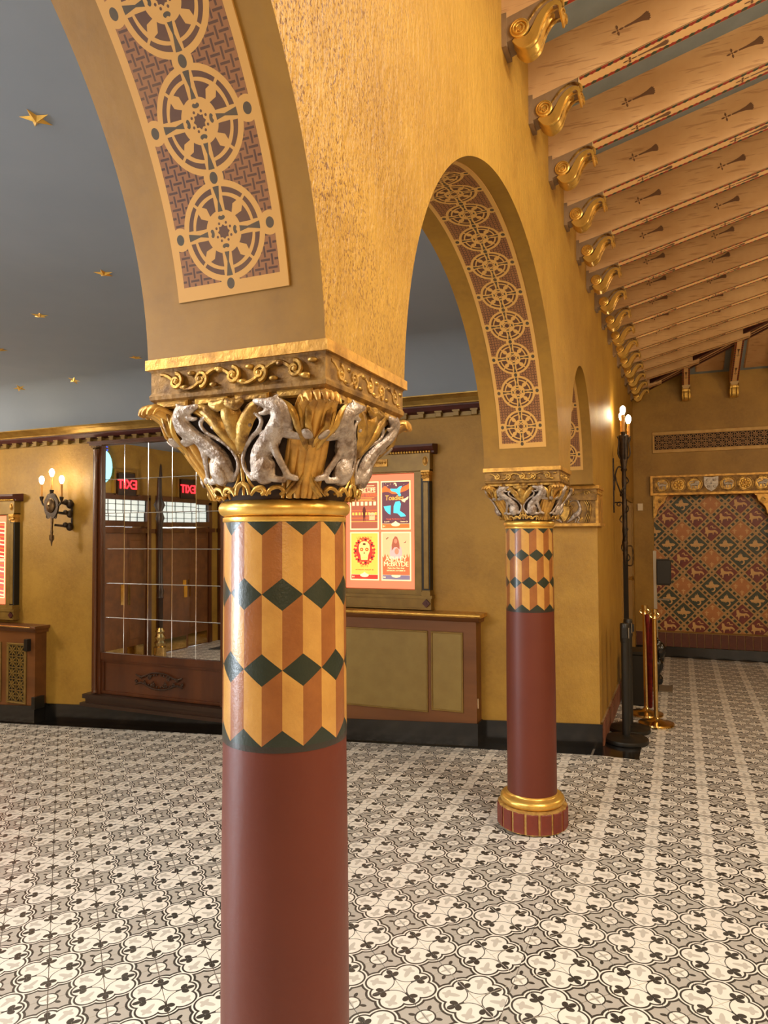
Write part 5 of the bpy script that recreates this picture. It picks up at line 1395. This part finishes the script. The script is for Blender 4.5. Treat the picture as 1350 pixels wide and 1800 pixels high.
mb = MB(); mb.box(.016, .15, -.03, .01, .965, .98); obj('shelf_arm', mb, M['grey_metal'], t)
mb = MB()
prn = random.Random(3)
for k in range(26):
    a = prn.uniform(0, 2*PI); z_ = prn.uniform(.12, .52); mb.ball((.05*math.cos(a), .05*math.sin(a), z_), prn.uniform(.035, .06), sz=1.5, n=7, m=5)
mb.ball((0, 0, .08), .03, sz=3.0)
tag(link('black_bag', remeshed(mb, .008, 'black_bag', M['bag']), None, (-.285, 7.95, .015)), 'crumpled glossy black bag hanging behind the brass stanchions', 'bag')
mb = MB(); mb.bevbox(-.07, .07, -.15, .15, 0, .50, .01); mb.box(-.075, .075, -.155, .155, .50, .53)
tag(obj('black_bin', mb, M['black'], None, (-.425, 7.55, .001)), 'tall black bin against the aisle wall behind the stanchions', 'bin')

# ------------------------------------------------------------------ entrance wall (seen in the mirror)
EX = -9.0
mb = MB()
dz_ = fz(EX)
openings = [(-2.85, -.75), (-.30, 1.12), (1.50, 2.56), (2.95, 4.3)]  # first opening is unseen, added open so the daylight gets in
ys = [-3.0]+[v for o in openings for v in o]+[PW+.3]
for k in range(0, len(ys), 2): mb.box(EX-.3, EX, ys[k], ys[k+1], dz_-.2, 3.4)
for a, b in openings: mb.box(EX-.3, EX, a, b, 2.36, 3.4)
struct(obj('wall_entrance', mb, M['plaster'], smooth=0))
glass = lit('daylit_transom_glass', (.72, .80, .78), .9)
for n_, (a, b) in enumerate(openings):
    d = struct(link(f'door_{n_+2}', None, None, (EX, a, dz_)))
    W_ = b-a
    mb = MB(); 
    for q in ((-.10, 0, 0, 2.88), (W_, W_+.10, 0, 2.88), (-.10, W_+.10, 2.83, 2.93), (0, W_, 2.36, 2.46)): mb.box(-.08, .05, q[0], q[1], q[2], q[3])
    mb.box(-.08, .10, -.14, W_+.14, 2.25, 2.33)
    obj('door_casing', mb, M['wood'], d)
    mb = MB(); mb.box(-.05, -.03, 0, W_, 2.46, 2.83); tr = obj('transom_glass', mb, glass, d, smooth=0)
    mb = MB()
    for q in range(1, 6): mb.box(-.03, -.02, W_*q/6-.006, W_*q/6+.006, 2.46, 2.83)
    for zz in (2.53, 2.64, 2.75): mb.box(-.03, -.02, 0, W_, zz, zz+.01)
    obj('leaded_bars', mb, M['wood_dk'], d, smooth=0)
    for s in (0, 1):
        lf = MB(); Lw = W_/2-.01
        lf.box(-.04, 0, 0, Lw, .01, 2.355)
        for q in ((.1, Lw-.1, .35, 2.1),):
            lf.bevbox(0, Lw-.2, 0, .012, 0, 1.75, .01, T=Matrix.Translation((0, .1, .38)) @ Matrix.Rotation(PI/2, 4, 'Z') @ Matrix.Translation((0, -.012, 0)))
        o = obj('door_leaf', lf, M['wood_lt'], d, (0.02, 0 if s == 0 else W_, 0))
        ang = (-.05 if n_ else -1.45) if s == 0 else (PI+.07 if n_ else PI+1.45)
        if n_ == 2: ang = -.04 if s == 0 else PI+.03
        o.rotation_euler = (0, 0, ang) if s == 0 else (0, 0, ang)
        kp = MB(); kp.box(.0, .006, .05, Lw-.05, .03, .26) if s == 0 else kp.box(-.046, -.04, .05, Lw-.05, .03, .26)
        obj('kick_plate', kp, M['brass'], o)
        pp = MB(); pp.box(.0, .008, Lw-.14, Lw-.05, 1.0, 1.35) if s == 0 else pp.box(-.048, -.04, Lw-.14, Lw-.05, 1.0, 1.35)
        obj('push_plate', pp, M['brass'], o)
# daylight porch beyond the doors
mb = MB(); mb.box(-11.2, EX-.3, -3, PW, dz_-.25, dz_-.02); struct(obj('floor_porch', mb, mat('pale_concrete', (.42, .44, .46), (.34, .36, .38), 6, .7), smooth=0))
area('porch_daylight', (-10.6, -1.9, 1.3), (-2.0, .6, 0.3), 2.6, 1700, (.80, .90, 1.0), 2.4)
area('street_daylight', (-11.0, 1.6, 1.3), (-9.0, 1.6, 1.0), 4.0, 60, (.80, .90, 1.0), 2.2)
red_lit = lit('exit_red', (1.0, .02, .03), 5.0)
for n_, (y_, lb) in enumerate(((1.92, 'red lit EXIT sign over the entrance doors, left one in the mirror'), (.26, 'red lit EXIT sign over the entrance doors, right one in the mirror'))):
    t = thing('exit_sign', lb, 'sign', (EX, y_+.12, 2.60), 0, 'EXIT signs reflected in the mirror')
    mb = MB(); mb.box(0, .07, -.20, .20, -.20, .18); obj('sign_housing', mb, M['wood_dk'], t)
    mb = MB()
    for q in ((-.28, .28, .20, .25), (-.28, -.24, -.20, .20), (.24, .28, -.20, .20)): mb.box(0, .05, q[0], q[1], q[2], q[3])
    obj('sign_surround', mb, M['plaster_soffit'], t)
    o = link('lettering', text_mesh('EXIT', .23, red_lit, space=.95, ext=.004), t, (.078, 0, -.085)); o.rotation_euler = (PI/2, 0, PI/2)
# tall newel lamp between the doors
t = thing('newel_post', 'tall dark turned post with pointed finial between the doors, seen in the mirror', 'post', (EX+.35, 1.52, fz(EX+.35)))
mb = MB(); mb.lathe([(.11, 0), (.11, .18), (.08, .2), (.10, .26), (.07, .3), (.095, .36), (.06, .42), (.085, .46), (.055, .52)], 20); obj('ringed_base', mb, M['brass'], t, smooth=50)
mb = MB(); mb.lathe([(.05, .5), (.05, 1.05), (.07, 1.07), (.05, 1.1), (.07, 1.2), (.05, 1.24), (.05, 2.4), (.08, 2.5), (.05, 2.6), (.10, 2.72), (.05, 2.84), (.045, 2.95), (.04, 3.15), (.018, 3.44), (.004, 3.48)], 20); obj('shaft', mb, M['wood_dk'], t, smooth=50)
# blue neon oval
t = thing('neon_clock', 'glowing pale blue oval neon lamp seen at the left edge of the mirror', 'lamp', (EX+.05, 2.60, 2.86))
mb = MB(); mb.prism(ell(0, 0, .17, .27, 24), 0, .05, 'yz'); obj('glow_face', mb, lit('neon_cyan', (.25, .80, 1.0), 2.2), t)
mb = MB(); mb.box(0, .06, -.06, .06, .27, .34); obj('neon_cap', mb, lit('neon_blue', (.02, .08, .8), 1.5), t)
# door mat
mb = MB(); T = Matrix.Rotation(-math.atan(SL), 4, 'Y'); mb.box(-.9, .9, -1.0, 1.0, 0, .012); 
o = obj('door_mat', mb, mat('charcoal_mat', (.03, .032, .036), (.045, .048, .052), 60, .95), None, (-7.35, -.35, fz(-7.35)+.004)); o.rotation_euler = (0, -math.atan(SL), .0); tag(o, 'dark charcoal door mat on the lobby floor, seen in the mirror', 'mat')

# remaining shell
mb = MB(); mb.box(3.4, 3.7, -3, FW+.3, -.1, 4.9); struct(obj('wall_right', mb, M['plaster'], smooth=0))
mb = MB(); mb.box(-9.3, 3.7, -3.3, -3.0, -.9, 4.9); struct(obj('wall_front', mb, M['plaster'], smooth=0))
